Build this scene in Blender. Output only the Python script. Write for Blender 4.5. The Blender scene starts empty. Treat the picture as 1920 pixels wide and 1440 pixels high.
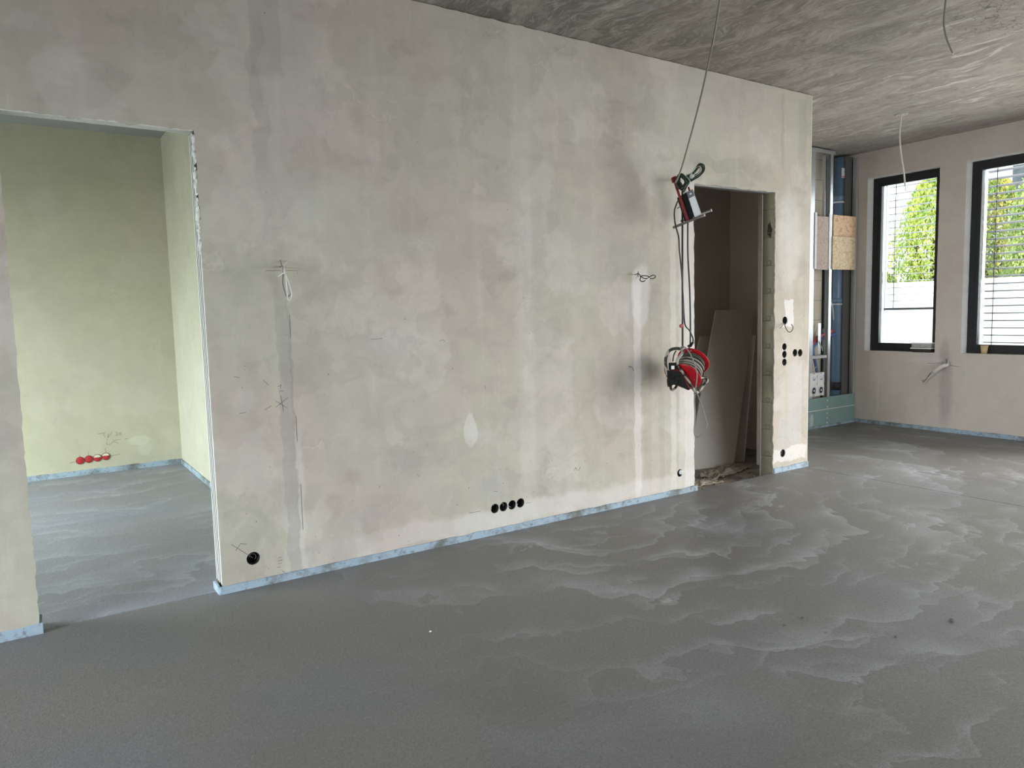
import bpy, bmesh, math, random
from math import sin, cos, pi, radians
from mathutils import Vector, Matrix, noise as mnoise

C = bpy.context.scene.collection
SC = bpy.context.scene

# ------------------------------------------------------------------ camera
YAW, PITCH, ROLL = radians(33.5663), radians(-5.4056), radians(-1.3823)
FWD = Vector((sin(YAW)*cos(PITCH), cos(YAW)*cos(PITCH), sin(PITCH)))
_r0 = Vector((cos(YAW), -sin(YAW), 0)); _u0 = _r0.cross(FWD)
RGT = cos(ROLL)*_r0 + sin(ROLL)*_u0
UPV = -sin(ROLL)*_r0 + cos(ROLL)*_u0
camd = bpy.data.cameras.new('camera')
camd.sensor_fit = 'HORIZONTAL'; camd.sensor_width = 36.0
camd.lens = 1375.296/1920*36.0
camd.clip_start = .05; camd.clip_end = 200
cam = bpy.data.objects.new('camera', camd); C.objects.link(cam)
m = Matrix((RGT, UPV, -FWD)).transposed().to_4x4()
m.translation = Vector((0, -4.1766, 1.5))
cam.matrix_world = m
SC.camera = cam

# ------------------------------------------------------------------ view / world / light
SC.view_settings.view_transform = 'Standard'
SC.view_settings.look = 'None'
SC.view_settings.exposure = 0.09
SC.view_settings.gamma = 1.0
SC.view_settings.use_curve_mapping = False
SC.cycles.max_bounces = 8
SC.cycles.diffuse_bounces = 4
SC.cycles.use_adaptive_sampling = True
SC.cycles.adaptive_threshold = .02
SC.cycles.glossy_bounces = 4
SC.cycles.transparent_max_bounces = 16
SC.cycles.sample_clamp_indirect = 6
SC.cycles.use_denoising = True

world = bpy.data.worlds.new('overcast_sky'); SC.world = world
world.use_nodes = True
bg = world.node_tree.nodes['Background']
bg.inputs['Color'].default_value = (0.86, 0.93, 1.0, 1)
bg.inputs['Strength'].default_value = 3.2

def area(name, loc, aim, w, h, power, col, spread=180):
    l = bpy.data.lights.new(name, 'AREA'); l.shape = 'RECTANGLE'
    l.size = w; l.size_y = h; l.energy = power; l.color = col; l.spread = radians(spread)
    o = bpy.data.objects.new(name, l); C.objects.link(o)
    o.location = loc
    o.rotation_euler = Vector(aim).to_track_quat('-Z', 'Y').to_euler()
    return o
# the bright sky seen through the openings of the house (stands outdoors, shines in through doors and windows)
area('sky_beyond_sliding_door', (13.0, -5.6, 3.7), (-1, .62, -.12), 3.5, 4.4, 1500, (1.0, 0.98, 0.955))
area('ground_glow_sliding_door', (9.5, -3.4, .6), (-1, .15, .35), 2.8, .9, 116, (1.0, .92, .80))
area('sky_beyond_rear_glazing', (3.0, -13.0, 4.0), (0, 1, -.10), 8.0, 5.0, 600, (0.98, 0.98, 1.0))
area('sky_beyond_living_side', (-9.0, -3.4, 3.9), (1, .02, -.14), 6.5, 3.6, 3300, (0.84, 0.91, 1.0))
area('sky_window_near', (9.6, -.45, 2.1), (-1, 0, -.25), .86, 2.0, 30, (0.97, 0.97, 0.98))
area('sky_window_far', (9.6, .71, 2.1), (-1, 0, -.25), .86, 2.0, 30, (0.97, 0.97, 0.98))
area('garden_glow_side_room', (-3.35, 2.6, 1.0), (1, .15, -.45), 2.4, .8, 50, (1.0, .97, .60), 125)
area('sky_side_room', (-3.35, 2.0, 2.0), (.8, -.05, -.95), 2.4, .9, 118, (0.70, 0.84, 1.0), 110)

# ------------------------------------------------------------------ node helper
class NT:
    def __init__(s, name, rough=.8, spec=.3):
        s.m = bpy.data.materials.new(name); s.m.use_nodes = True
        s.t = s.m.node_tree; s.N = s.t.nodes; s.L = s.t.links
        s.b = s.N['Principled BSDF']; s.b.inputs['Roughness'].default_value = rough
        s.b.inputs['Specular IOR Level'].default_value = spec
        s.co = s.N.new('ShaderNodeTexCoord').outputs['Object']
    def put(s, sock, v):
        if isinstance(v, bpy.types.NodeSocket): s.L.new(v, sock)
        elif isinstance(v, (tuple, list)) and len(v) == 3 and sock.type == 'RGBA': sock.default_value = (*v, 1)
        else: sock.default_value = v
    def math(s, op, a, b=0.0, c=None, clamp=False):
        n = s.N.new('ShaderNodeMath'); n.operation = op; n.use_clamp = clamp
        s.put(n.inputs[0], a); s.put(n.inputs[1], b)
        if c is not None: s.put(n.inputs[2], c)
        return n.outputs[0]
    def vm(s, op, a, b=(0, 0, 0)):
        n = s.N.new('ShaderNodeVectorMath'); n.operation = op
        s.put(n.inputs[0], a); s.put(n.inputs[1], b)
        return n.outputs['Value'] if op in ('LENGTH', 'DISTANCE', 'DOT_PRODUCT') else n.outputs[0]
    def noise(s, v, scale=1., detail=4., rough=.55, dist=0., col=False):
        n = s.N.new('ShaderNodeTexNoise')
        s.put(n.inputs['Vector'], v); n.inputs['Scale'].default_value = scale
        n.inputs['Detail'].default_value = detail; n.inputs['Roughness'].default_value = rough
        n.inputs['Distortion'].default_value = dist
        return n.outputs['Color'] if col else n.outputs['Fac']
    def voro(s, v, scale, feature='DISTANCE_TO_EDGE', rnd=1.):
        n = s.N.new('ShaderNodeTexVoronoi'); n.feature = feature
        s.put(n.inputs['Vector'], v); n.inputs['Scale'].default_value = scale
        n.inputs['Randomness'].default_value = rnd
        return n.outputs['Distance']
    def mr(s, v, a, b, c=0., d=1., smooth=True):
        n = s.N.new('ShaderNodeMapRange'); n.interpolation_type = 'SMOOTHSTEP' if smooth else 'LINEAR'
        s.put(n.inputs[0], v)
        for i, q in enumerate((a, b, c, d)): s.put(n.inputs[1+i], q)
        return n.outputs[0]
    def mix(s, f, a, b, mode='MIX'):
        n = s.N.new('ShaderNodeMix'); n.data_type = 'RGBA'; n.blend_type = mode
        s.put(n.inputs[0], f); s.put(n.inputs[6], a); s.put(n.inputs[7], b)
        return n.outputs[2]
    def sep(s, v):
        n = s.N.new('ShaderNodeSeparateXYZ'); s.put(n.inputs[0], v); return n.outputs
    def comb(s, x, y, z=0.):
        n = s.N.new('ShaderNodeCombineXYZ')
        for i, q in enumerate((x, y, z)): s.put(n.inputs[i], q)
        return n.outputs[0]
    def scale(s, v, k): return s.vm('MULTIPLY', v, k if isinstance(k, tuple) else (k, k, k))
    def warp(s, v, scale, amt, detail=3.):
        c = s.noise(v, scale, detail, .6, 0, True)
        return s.vm('ADD', v, s.scale(s.vm('SUBTRACT', c, (.5, .5, .5)), amt))
    def bump(s, h, strength=.3, dist=.01):
        n = s.N.new('ShaderNodeBump'); s.put(n.inputs['Height'], h)
        n.inputs['Strength'].default_value = strength; n.inputs['Distance'].default_value = dist
        s.L.new(n.outputs[0], s.b.inputs['Normal'])
    def out(s, col): s.put(s.b.inputs['Base Color'], col); return s.m

def flat(name, col, rough=.6, metal=0., spec=.4, var=.12, scale=30.):
    t = NT(name, rough, spec)
    t.b.inputs['Metallic'].default_value = metal
    f = t.noise(t.co, scale, 4)
    a = tuple(c*(1-var) for c in col); b = tuple(min(1, c*(1+var)) for c in col)
    return t.out(t.mix(f, a, b))

# ------------------------------------------------------------------ geometry helpers
def link(name, me, mat=None, parent=None):
    o = bpy.data.objects.new(name, me); C.objects.link(o)
    if mat is not None:
        for mm in (mat if isinstance(mat, (list, tuple)) else [mat]): me.materials.append(mm)
    if parent is not None: o.parent = parent
    return o
def from_bm(name, bm, mat=None, parent=None, smooth=False):
    me = bpy.data.meshes.new(name); bm.normal_update(); bm.to_mesh(me); bm.free()
    if smooth:
        for p_ in me.polygons: p_.use_smooth = True
    return link(name, me, mat, parent)
def bm_box(bm, lo, hi, bevel=0., M=None):
    r = bmesh.ops.create_cube(bm, size=1.)
    vs = r['verts']
    for v in vs:
        for i in range(3): v.co[i] = lo[i] + (v.co[i]+.5)*(hi[i]-lo[i])
    if bevel > 0:
        es = list({e for v in vs for e in v.link_edges})
        rr = bmesh.ops.bevel(bm, geom=es, offset=bevel, segments=2, affect='EDGES', profile=.6)
        vs = list({v for f in rr['faces'] for v in f.verts} | {v for v in vs if v.is_valid})
    if M is not None:
        for v in vs: v.co = M @ v.co
    return vs
def box(name, lo, hi, mat, parent=None, bevel=0., M=None):
    bm = bmesh.new(); bm_box(bm, lo, hi, bevel, M); return from_bm(name, bm, mat, parent)
def boxes(name, lst, mat, parent=None, bevel=0., M=None):
    bm = bmesh.new()
    for lo, hi in lst: bm_box(bm, lo, hi, bevel, M)
    return from_bm(name, bm, mat, parent)
def catmull(pts, n=8, closed=False):
    P = [Vector(p_) for p_ in pts]; out = []
    k = len(P); rng = range(k if closed else k-1)
    for i in rng:
        if closed: a, b, c, d = P[(i-1) % k], P[i], P[(i+1) % k], P[(i+2) % k]
        else: a, b, c, d = P[max(i-1, 0)], P[i], P[i+1], P[min(i+2, k-1)]
        for j in range(n):
            t = j/n
            out.append(.5*((2*b)+(c-a)*t+(2*a-5*b+4*c-d)*t*t+(3*b-a-3*c+d)*t**3))
    if not closed: out.append(P[-1].copy())
    return out
def bm_tube(bm, path, r, seg=8, closed=False, M=None):
    P = [Vector(p_) for p_ in path]; n = len(P); rings = []
    up = Vector((.13, .21, .97)).normalized()
    t0 = (P[1]-P[0]).normalized()
    nrm = t0.cross(up)
    if nrm.length < .05: nrm = t0.cross(Vector((1, 0, 0)))
    nrm.normalize()
    for i in range(n):
        if closed: t = (P[(i+1) % n]-P[i-1])
        else: t = P[min(i+1, n-1)]-P[max(i-1, 0)]
        if t.length < 1e-9: t = t0
        t.normalize()
        nrm = (nrm - t*nrm.dot(t)).normalized(); bi = t.cross(nrm)
        rr = r[i] if isinstance(r, (list, tuple)) else r
        ring = []
        for k in range(seg):
            a = 2*pi*k/seg
            co = P[i]+nrm*(cos(a)*rr)+bi*(sin(a)*rr)
            ring.append(bm.verts.new(M @ co if M is not None else co))
        rings.append(ring)
    for i in range(n if closed else n-1):
        A, B = rings[i], rings[(i+1) % n]
        for k in range(seg):
            f = bm.faces.new((A[k], A[(k+1) % seg], B[(k+1) % seg], B[k])); f.smooth = True
    if not closed:
        bm.faces.new(rings[0][::-1]); bm.faces.new(rings[-1])
def tube(name, path, r, mat, parent=None, seg=8, closed=False, M=None):
    bm = bmesh.new(); bm_tube(bm, path, r, seg, closed, M)
    bmesh.ops.recalc_face_normals(bm, faces=bm.faces)
    return from_bm(name, bm, mat, parent)
def bm_lathe(bm, prof, seg=32, M=None):      # profile of (radius, height) about local Z
    rings = []
    for (r, z) in prof:
        ring = []
        for k in range(seg):
            a = 2*pi*k/seg; co = Vector((r*cos(a), r*sin(a), z))
            ring.append(bm.verts.new(M @ co if M is not None else co))
        rings.append(ring)
    for A, B in zip(rings, rings[1:]):
        for k in range(seg):
            f = bm.faces.new((A[k], A[(k+1) % seg], B[(k+1) % seg], B[k])); f.smooth = True
    bm.faces.new(rings[0][::-1]); bm.faces.new(rings[-1])
def lathe(name, prof, mat, parent=None, seg=32, M=None):
    bm = bmesh.new(); bm_lathe(bm, prof, seg, M)
    bmesh.ops.recalc_face_normals(bm, faces=bm.faces)
    return from_bm(name, bm, mat, parent)
def basis(origin, X, Y, Z):
    M = Matrix((Vector(X), Vector(Y), Vector(Z))).transposed().to_4x4(); M.translation = Vector(origin); return M
def cut_panel(name, outlines, depth, mat, axis, off, parent=None):
    """Filled 2-D outline with holes, extruded. axis 'y': (x,z) plane from y=off to off+depth; 'x': (y,z) plane."""
    cu = bpy.data.curves.new(name, 'CURVE'); cu.dimensions = '2D'; cu.fill_mode = 'BOTH'; cu.extrude = depth/2
    for ol in outlines:
        sp = cu.splines.new('POLY'); sp.points.add(len(ol)-1); sp.use_cyclic_u = True
        for i, (a, b) in enumerate(ol): sp.points[i].co = (a, b, 0, 1)
    tmp = bpy.data.objects.new(name+'_outline', cu); C.objects.link(tmp)
    bpy.context.view_layer.update()
    dg = bpy.context.evaluated_depsgraph_get()
    me = bpy.data.meshes.new_from_object(tmp.evaluated_get(dg))
    bpy.data.objects.remove(tmp); bpy.data.curves.remove(cu)
    for v in me.vertices:
        a, b, c = v.co
        v.co = (a, off+depth/2+c, b) if axis == 'y' else (off+depth/2+c, a, b)
    bm = bmesh.new(); bm.from_mesh(me); bpy.data.meshes.remove(me)
    bmesh.ops.remove_doubles(bm, verts=bm.verts, dist=1e-5)
    bmesh.ops.recalc_face_normals(bm, faces=bm.faces)
    return from_bm(name, bm, mat, parent)
def jag(p0, p1, amp, step=.02, seed=0):
    p0, p1 = Vector(p0), Vector(p1); d = p1-p0; n = max(2, int(d.length/step)); q = Vector((-d.y, d.x)).normalized()
    out = []
    for i in range(n):
        t = i/n; L = t*d.length
        a = mnoise.noise(Vector((L*9+seed*7.3, seed*3.1, 0)))*.9 + mnoise.noise(Vector((L*38+seed, 5.5, 0)))*.7
        if i == 0: a = 0
        c = p0 + d*t + q*(amp*a); out.append((c.x, c.y))
    return out
def circle(cx, cy, r, n=28, rough=0., seed=1):
    return [(cx+(r+rough*mnoise.noise(Vector((cos(2*pi*k/n)*2+seed*9, sin(2*pi*k/n)*2, seed))))*cos(2*pi*k/n),
             cy+(r+rough*mnoise.noise(Vector((cos(2*pi*k/n)*2+seed*9, sin(2*pi*k/n)*2, seed))))*sin(2*pi*k/n)) for k in range(n)]
def thing(name, label, cat, loc=(0, 0, 0), group=None):
    o = bpy.data.objects.new(name, None); C.objects.link(o); o.location = loc; o.empty_display_size = .05
    return tag(o, label, cat, group)
def tag(o, label, cat, group=None, kind=None):
    o['label'] = label; o['category'] = cat
    if group: o['group'] = group
    if kind: o['kind'] = kind
    return o
def struct(o, label=None):
    o['kind'] = 'structure'
    if label: o['label'] = label
    return o
def under(root, *parts):
    """parent parts (built in world coordinates) to a root empty placed at the thing's base"""
    for q in parts:
        q.parent = root; q.matrix_parent_inverse = Matrix.Translation(-root.location)
    return root

# ------------------------------------------------------------------ room numbers (metres)
H = 3.4167                                # ceiling
X1 = 6.11                                 # end of the long wall
XW = 8.9637                               # window wall
YF = 1.2741                               # metal stud frame
YB = 4.2591                               # back of the side room
T = .012                                  # plaster skin

# ------------------------------------------------------------------ materials: setting
def patch(t, P, cx, cz, rx, rz, kind='e', edge=.12, wob=None):
    """mask of one stain or plaster patch on a wall, in wall metres"""
    d = t.vm('MULTIPLY', t.vm('SUBTRACT', P, (cx, cz, 0)), (1/rx, 1/rz, 0))
    if kind == 'e': L = t.vm('LENGTH', d)
    else:
        s_ = t.sep(t.vm('ABSOLUTE', d)); L = t.math('MAXIMUM', s_[0], s_[1])
    return t.mr(L, 1+edge, 1-edge, 0., 1.)

def plaster(name, axis='xz', base=(.478, .462, .386), pink=(.484, .434, .374), patches=(), streak=.10, amount=1., bumpy=.25):
    t = NT(name, .88, .2)
    s_ = t.sep(t.co)
    P = t.comb(s_['XYZ'.index(axis[0].upper())], s_['XYZ'.index(axis[1].upper())], 0.)
    Pw = t.warp(P, 2.2, .30, 5.)          # ragged coordinates for big lap edges
    Pf = t.warp(P, 8., .075, 4.)          # fine ragged coordinates for small patches
    hue = t.mr(t.noise(Pw, .9, 4, .5), .42, .58)
    col = t.mix(hue, base, pink)
    # overlapping skim coats with visible lap edges
    lap = t.mr(t.noise(Pw, 1.1, 7, .5), .515, .545)
    col = t.mix(t.math('MULTIPLY', lap, .20*amount), col, (.72, .70, .66))
    lap2 = t.mr(t.noise(t.vm('ADD', Pw, (7.3, 2.1, 0)), 1.9, 6, .55), .56, .585)
    col = t.mix(t.math('MULTIPLY', lap2, .17*amount), col, (.25, .24, .21))
    def ridge(n_, c_, w_): return t.mr(t.math('ABSOLUTE', t.math('SUBTRACT', n_, c_)), w_, 0.)
    ed = t.noise(t.vm('ADD', Pw, (3.3, 5.5, 0)), 1.35, 7, .55)
    msk = t.mr(t.noise(P, 1.7, 3), .55, .66)
    col = t.mix(t.math('MULTIPLY', t.math('MULTIPLY', ridge(ed, .53, .006), msk), .24*amount), col, (.78, .77, .74))
    col = t.mix(t.math('MULTIPLY', t.math('MULTIPLY', ridge(ed, .515, .005), msk), .22*amount), col, (.22, .21, .18))
    # vertical and horizontal trowel streaks
    v1 = t.noise(t.vm('MULTIPLY', Pf, (7., .55, 1)), 1., 4, .6)
    col = t.mix(t.math('MULTIPLY', t.mr(v1, .5, .72), streak), col, (.80, .79, .76))
    h1 = t.noise(t.vm('MULTIPLY', Pf, (.9, 8., 1)), 1., 5, .6)
    col = t.mix(t.math('MULTIPLY', t.mr(h1, .52, .75), streak), col, (.20, .19, .17))
    m1 = t.noise(P, 5.5, 8, .65, .6)
    col = t.mix(t.mr(m1, .35, .68, .0, .17*amount), col, (.16, .155, .14))
    for (cx, cz, rx, rz, kd, edge, c, k) in patches:
        if kd == 'E': k *= .75
        mk = patch(t, Pf if kd.islower() else Pw, cx, cz, rx, rz, kd.lower(), edge)
        col = t.mix(t.math('MULTIPLY', mk, k), col, c)
    gr = t.noise(t.co, 190., 3, .7)
    sp = t.mr(t.noise(t.co, 42., 2, .5), .74, .78)
    col = t.mix(t.mr(gr, .3, .7, 0., .10), col, (.12, .12, .11))
    col = t.mix(t.math('MULTIPLY', sp, .20), col, (.15, .14, .12))
    hgt = t.math('ADD', t.math('MULTIPLY', t.noise(t.co, 150., 1, .6), .35), t.noise(t.co, 7., 4, .6))
    t.bump(hgt, bumpy, .006)
    return t.out(col)

LT, DK, WH, BR = (.72, .71, .69), (.27, .26, .235), (.82, .82, .82), (.36, .29, .23)
MAIN = [
    # cx, cz, rx, rz, kind, edge, colour, strength
    (.40, 3.05, .72, .50, 'b', .02, (.38, .355, .31), .14),
    (1.215, 3.16, .085, .34, 'b', .10, (.24, .24, .21), .24),
    (1.165, 2.72, .035, .40, 'B', .20, (.24, .24, .21), .22),
    (1.33, 2.75, .17, .75, 'B', .25, (.33, .31, .28), .18),
    (1.95, 2.55, .45, .22, 'E', .35, (.40, .34, .30), .30),
    (2.20, 2.05, .62, .22, 'E', .30, (.42, .36, .32), .28),
    (1.62, 2.15, .30, .16, 'E', .35, (.52, .53, .47), .35),
    (2.02, 1.95, .30, .10, 'E', .40, (.52, .53, .47), .35),
    (2.60, 2.18, .20, .07, 'E', .40, LT, .20),
    (2.90, 1.70, .07, 1.80, 'b', .5, LT, .15),
    (3.01, 1.20, .05, 1.30, 'b', .5, DK, .10),
    (1.225, .80, .034, .83, 'b', .08, (.30, .30, .285), .38),
    (1.262, .80, .006, .75, 'b', .5, (.16, .16, .15), .30),
    (1.28, .40, .02, .42, 'b', .4, LT, .25),
    (.97, 1.05, .06, .07, 'E', .35, LT, .18),
    (1.02, .95, .05, .40, 'b', .6, DK, .12),
    (1.95, 1.35, .16, .10, 'e', .6, (.60, .60, .60), .10),
    (2.02, .86, .34, .13, 'E', .25, DK, .20),
    (2.20, .93, .26, .09, 'E', .10, (.52, .47, .44), .45),
    (2.43, .74, .05, .115, 'e', .10, LT, .42),
    (2.12, .62, .36, .10, 'E', .15, DK, .16),
    (1.60, .55, .05, .05, 'e', .6, BR, .40),
    (1.48, .40, .04, .07, 'e', .6, BR, .38),
    (1.85, .42, .26, .24, 'E', .12, (.42, .41, .39), .28),
    (2.62, .33, .20, .10, 'e', .12, (.42, .42, .40), .38),
    (3.45, 1.95, .60, .30, 'E', .5, (.50, .50, .46), .2),
    (3.94, .90, .035, .85, 'b', .15, LT, .42),
    (3.98, 1.62, .10, .24, 'e', .15, LT, .42),
    (4.04, .90, .045, .88, 'b', .2, DK, .14),
    (4.13, 1.35, .075, .50, 'b', .2, DK, .26),
    (4.20, .45, .030, .40, 'b', .3, DK, .22),
    (4.33, 1.10, .03, 1.05, 'b', .3, LT, .35),
    (4.44, 1.30, .04, 1.10, 'b', .3, LT, .30),
    (4.52, 1.20, .05, 1.30, 'b', .1, (.70, .69, .68), .45),
    (4.85, 2.68, .34, .05, 'B', .12, DK, .28),
    (4.62, 2.62, .06, .09, 'e', .12, DK, .22),
    (5.30, 2.66, .12, .07, 'E', .15, DK, .25),
    (5.10, 3.10, 1.0, .35, 'B', .35, (.60, .57, .52), .30),
    (5.69, 3.05, .018, .30, 'b', .2, DK, .28),
    (5.98, 3.05, .055, .30, 'b', .2, DK, .22),
    (5.80, 2.10, .16, .45, 'e', .25, (.70, .69, .66), .38),
    (5.80, 1.46, .075, .125, 'B', .06, WH, .55),
    (5.92, .62, .10, .36, 'b', .10, (.50, .50, .50), .45),
    (6.03, 1.10, .012, .90, 'b', .4, (.36, .35, .33), .30),
    (5.80, .32, .15, .20, 'e', .14, (.47, .47, .46), .45),
    (5.86, .15, .26, .06, 'B', .12, WH, .40),
    (3.2, .10, 1.35, .07, 'B', .5, WH, .30),
]
M_main = plaster('plaster_long_wall', 'xz', patches=MAIN)
M_side = plaster('plaster_side_room', 'xz', base=(.50, .49, .36), pink=(.50, .48, .37), amount=.45, streak=.05, bumpy=.1,
                 patches=[(.94, .29, .10, .05, 'e', .25, (.62, .62, .50), .5), (.98, .20, .07, .07, 'e', .2, (.6, .6, .5), .35)])
M_side_r = plaster('plaster_side_room_right', 'yz', base=(.46, .465, .36), pink=(.46, .455, .37), amount=.45, streak=.05, bumpy=.1)
M_win = plaster('plaster_window_wall', 'yz', base=(.60, .55, .485), pink=(.59, .525, .46), amount=.4, streak=.04, bumpy=.12,
    patches=[(.13, .90, .30, .085, 'b', .06, (.52, .51, .48), .30), (.16, .90, .05, .19, 'e', .35, (.30, .25, .22), .35),
             (.14, .47, .075, .40, 'e', .5, (.24, .20, .18), .38), (-.03, .70, .045, .10, 'e', .1, (.52, .52, .47), .60),
             (-.42, .76, .13, .05, 'e', .35, (.52, .50, .45), .30), (.95, .45, .01, .3, 'b', .4, LT, .25),
             (1.16, 1.85, .10, 1.05, 'b', .1, (.44, .42, .39), .3), (.35, .84, .25, .04, 'E', .2, LT, .25)])
M_reveal = plaster('plaster_reveal', 'yz', base=(.70, .70, .69), pink=(.66, .65, .64), amount=.5, streak=.05)
M_dark = plaster('plaster_store_room', 'xz', base=(.62, .58, .51), pink=(.60, .54, .48), amount=.3, streak=.03)
M_any = plaster('plaster_plain', 'xz', amount=.5)
M_any_y = plaster('plaster_plain_side', 'yz', amount=.5)

def screed(name, centre, base=(.180, .176, .162), dirty=0., swirl=None):
    t = NT(name, .52, .45)
    s_ = t.sep(t.co); P = t.comb(s_[0], s_[1], 0.)
    Pw = t.warp(P, .9, .75, 3.)
    big = t.noise(Pw, .55, 4, .5)
    col = t.mix(t.mr(big, .3, .7), tuple(c*.86 for c in base), tuple(c*1.12 for c in base))
    blue = t.mr(t.noise(t.vm('ADD', Pw, (3.1, 9.2, 0)), .8, 3), .45, .65)
    col = t.mix(t.math('MULTIPLY', blue, .42), col, (base[0]*.97, base[1]*1.03, base[2]*1.28))
    tot = None
    for k, (fr, off, amp, pw, ani) in enumerate(((1.15, 0., 2.3, 3.6, 1.), (1.9, 3.3, 2.9, 4.5, 1.), (3.0, 8.1, 3.2, 4., 1.))):
        d = t.vm('LENGTH', t.vm('MULTIPLY', t.vm('SUBTRACT', t.vm('ADD', Pw, (off*.03, 0, 0)), centre), (1., 1.35, 1.)))
        n = t.noise(t.vm('ADD', P, (off, off*2, 0)), 1.15+k*.5, 4, .55, .3)
        f = t.math('FRACT', t.math('ADD', t.math('MULTIPLY', d, fr), t.math('MULTIPLY', n, amp)))
        w = t.math('POWER', f, pw)
        w = t.math('MULTIPLY', w, t.mr(f, 1., .985))          # crisp outer edge
        msk = t.mr(t.noise(t.vm('ADD', P, (off*1.7+2, 4, 0)), 1.0+.4*k, 3, .5), .44, .62)
        w = t.math('MULTIPLY', t.math('MULTIPLY', w, msk), (.42, .40, .34)[k])
        tot = w if tot is None else t.math('ADD', tot, w)
    tot = t.math('MINIMUM', tot, .70)
    if swirl is not None: tot = t.math('MULTIPLY', tot, t.mr(t.math('ADD', s_[0], t.math('MULTIPLY', s_[1], .15)), swirl[0], swirl[1], .10, 1.))
    col = t.mix(tot, col, (.50, .515, .56))
    gr = t.noise(t.co, 170., 2, .7)
    gr2 = t.noise(t.co, 60., 3, .7)
    col = t.mix(t.mr(gr, .40, .62, 0., .42), col, (.07, .07, .066))
    col = t.mix(t.mr(gr2, .55, .75, 0., .18), col, (.42, .42, .41))
    col = t.mix(t.mr(gr2, .48, .30, 0., .30), col, (.06, .06, .055))
    if dirty:
        dn = t.noise(Pw, 6., 8, .7)
        col = t.mix(t.mr(dn, .45, .55), col, (.33, .29, .23)); col = t.mix(t.mr(t.noise(Pw, 14, 5), .6, .65), col, (.05, .045, .04))
    t.put(t.b.inputs['Roughness'], t.mr(big, .3, .7, .46, .60))
    t.bump(t.math('ADD', t.math('MULTIPLY', t.noise(t.co, 150., 1, .7), .7), t.noise(t.co, 30., 2, .6)), .35, .004)
    return t.out(col)
M_floor = screed('screed', (3.6, .3, 0), swirl=(.9, 2.7))
M_floor_side = screed('screed_side_room', (.4, 9.5, 0), (.265, .275, .285))
M_floor_store = screed('rough_slab', (5, 1, 0), (.2, .18, .15), 1.)

def ceiling_mat():
    t = NT('skimmed_ceiling', .8, .25)
    s_ = t.sep(t.co); P = t.comb(s_[0], s_[1], 0.)
    Pw = t.warp(P, 1.1, .55, 3.)
    Ps = t.vm('MULTIPLY', Pw, (2.6, .95, 1))
    a = t.noise(Ps, 1.5, 9, .66, .6)
    b = t.noise(t.vm('ADD', t.vm('MULTIPLY', Pw, (4.2, .9, 1)), (4, 4, 0)), 2.3, 8, .7, .8)
    hue = t.mr(t.noise(P, .5, 3), .4, .6)
    col = t.mix(hue, (.215, .195, .168), (.185, .175, .150))
    col = t.mix(t.mr(a, .46, .60, 0, .65), col, (.36, .335, .300))
    col = t.mix(t.mr(a, .42, .34, 0, .55), col, (.12, .11, .095))
    painted_daylight = t.mr(t.math('ADD', s_[0], t.math('MULTIPLY', s_[1], -.6)), 4.6, 7.4)   # window daylight put into the colour, lighter towards the windows
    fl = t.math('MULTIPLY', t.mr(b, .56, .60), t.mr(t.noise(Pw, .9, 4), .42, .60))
    col = t.mix(t.math('MULTIPLY', painted_daylight, .42), col, (.47, .44, .40))
    fine = t.noise(t.vm('MULTIPLY', Pw, (9., 2.6, 1)), 3., 8, .75, 1.2)
    col = t.mix(t.mr(fine, .50, .62, 0, .40), col, (.50, .47, .43))
    col = t.mix(t.mr(fine, .45, .36, 0, .40), col, (.11, .10, .085))
    col = t.mix(t.math('MULTIPLY', fl, t.math('ADD', .15, t.math('MULTIPLY', painted_daylight, .50))), col, (.66, .63, .59))
    dl = t.mr(b, .44, .40)
    col = t.mix(t.math('MULTIPLY', dl, .35), col, (.12, .11, .10))
    # float marks like a row of short cuts
    rm = patch(t, P, 5.65, -1.75, .42, .32, 'e', .35)
    vd = t.voro(t.vm('MULTIPLY', t.warp(P, 5, .12), (13, 26, 1)), 1.)
    ck = t.math('MULTIPLY', t.mr(vd, .07, .02), t.mr(t.noise(P, 8, 3), .45, .55))
    col = t.mix(t.math('MULTIPLY', t.math('MULTIPLY', ck, rm), .7), col, (.07, .06, .05))
    t.bump(t.noise(t.vm('MULTIPLY', P, (9., 3., 1)), 1.5, 4, .6, .5), .35, .012)
    return t.out(col)
M_ceil = ceiling_mat()
M_ceil_plain = flat('raw_concrete_ceiling', (.30, .31, .31), .85, scale=3.)

def blocks(name, base=(.42, .40, .34), vert='z', hor='y', cw=.6, ch=.2475, z0=.148, line=(.2, .19, .16), lw=.004):
    t = NT(name, .92, .15)
    s_ = t.sep(t.co); zz = s_['xyz'.index(vert)]; hh = s_['xyz'.index(hor)]
    fz = t.math('FRACT', t.math('ADD', t.math('DIVIDE', t.math('SUBTRACT', zz, z0), ch), 40.))
    dz = t.math('MULTIPLY', t.math('MINIMUM', fz, t.math('SUBTRACT', 1., fz)), ch)
    ln = t.mr(t.math('ADD', dz, t.math('MULTIPLY', t.noise(t.co, 20, 3), .004)), lw*1.6, lw*.8)
    n = t.noise(t.vm('MULTIPLY', t.co, (4, 4, 1.2)), 4., 6, .6)
    col = t.mix(n, tuple(c*.82 for c in base), tuple(c*1.15 for c in base))
    col = t.mix(t.math('MULTIPLY', ln, .8), col, line)
    t.bump(t.math('SUBTRACT', n, ln), .4, .006)
    return t.out(col)
M_block = blocks('aerated_block', (.33, .31, .22))
M_block_b = blocks('aerated_block_pale', (.60, .53, .44), hor='x', z0=.1)

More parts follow.
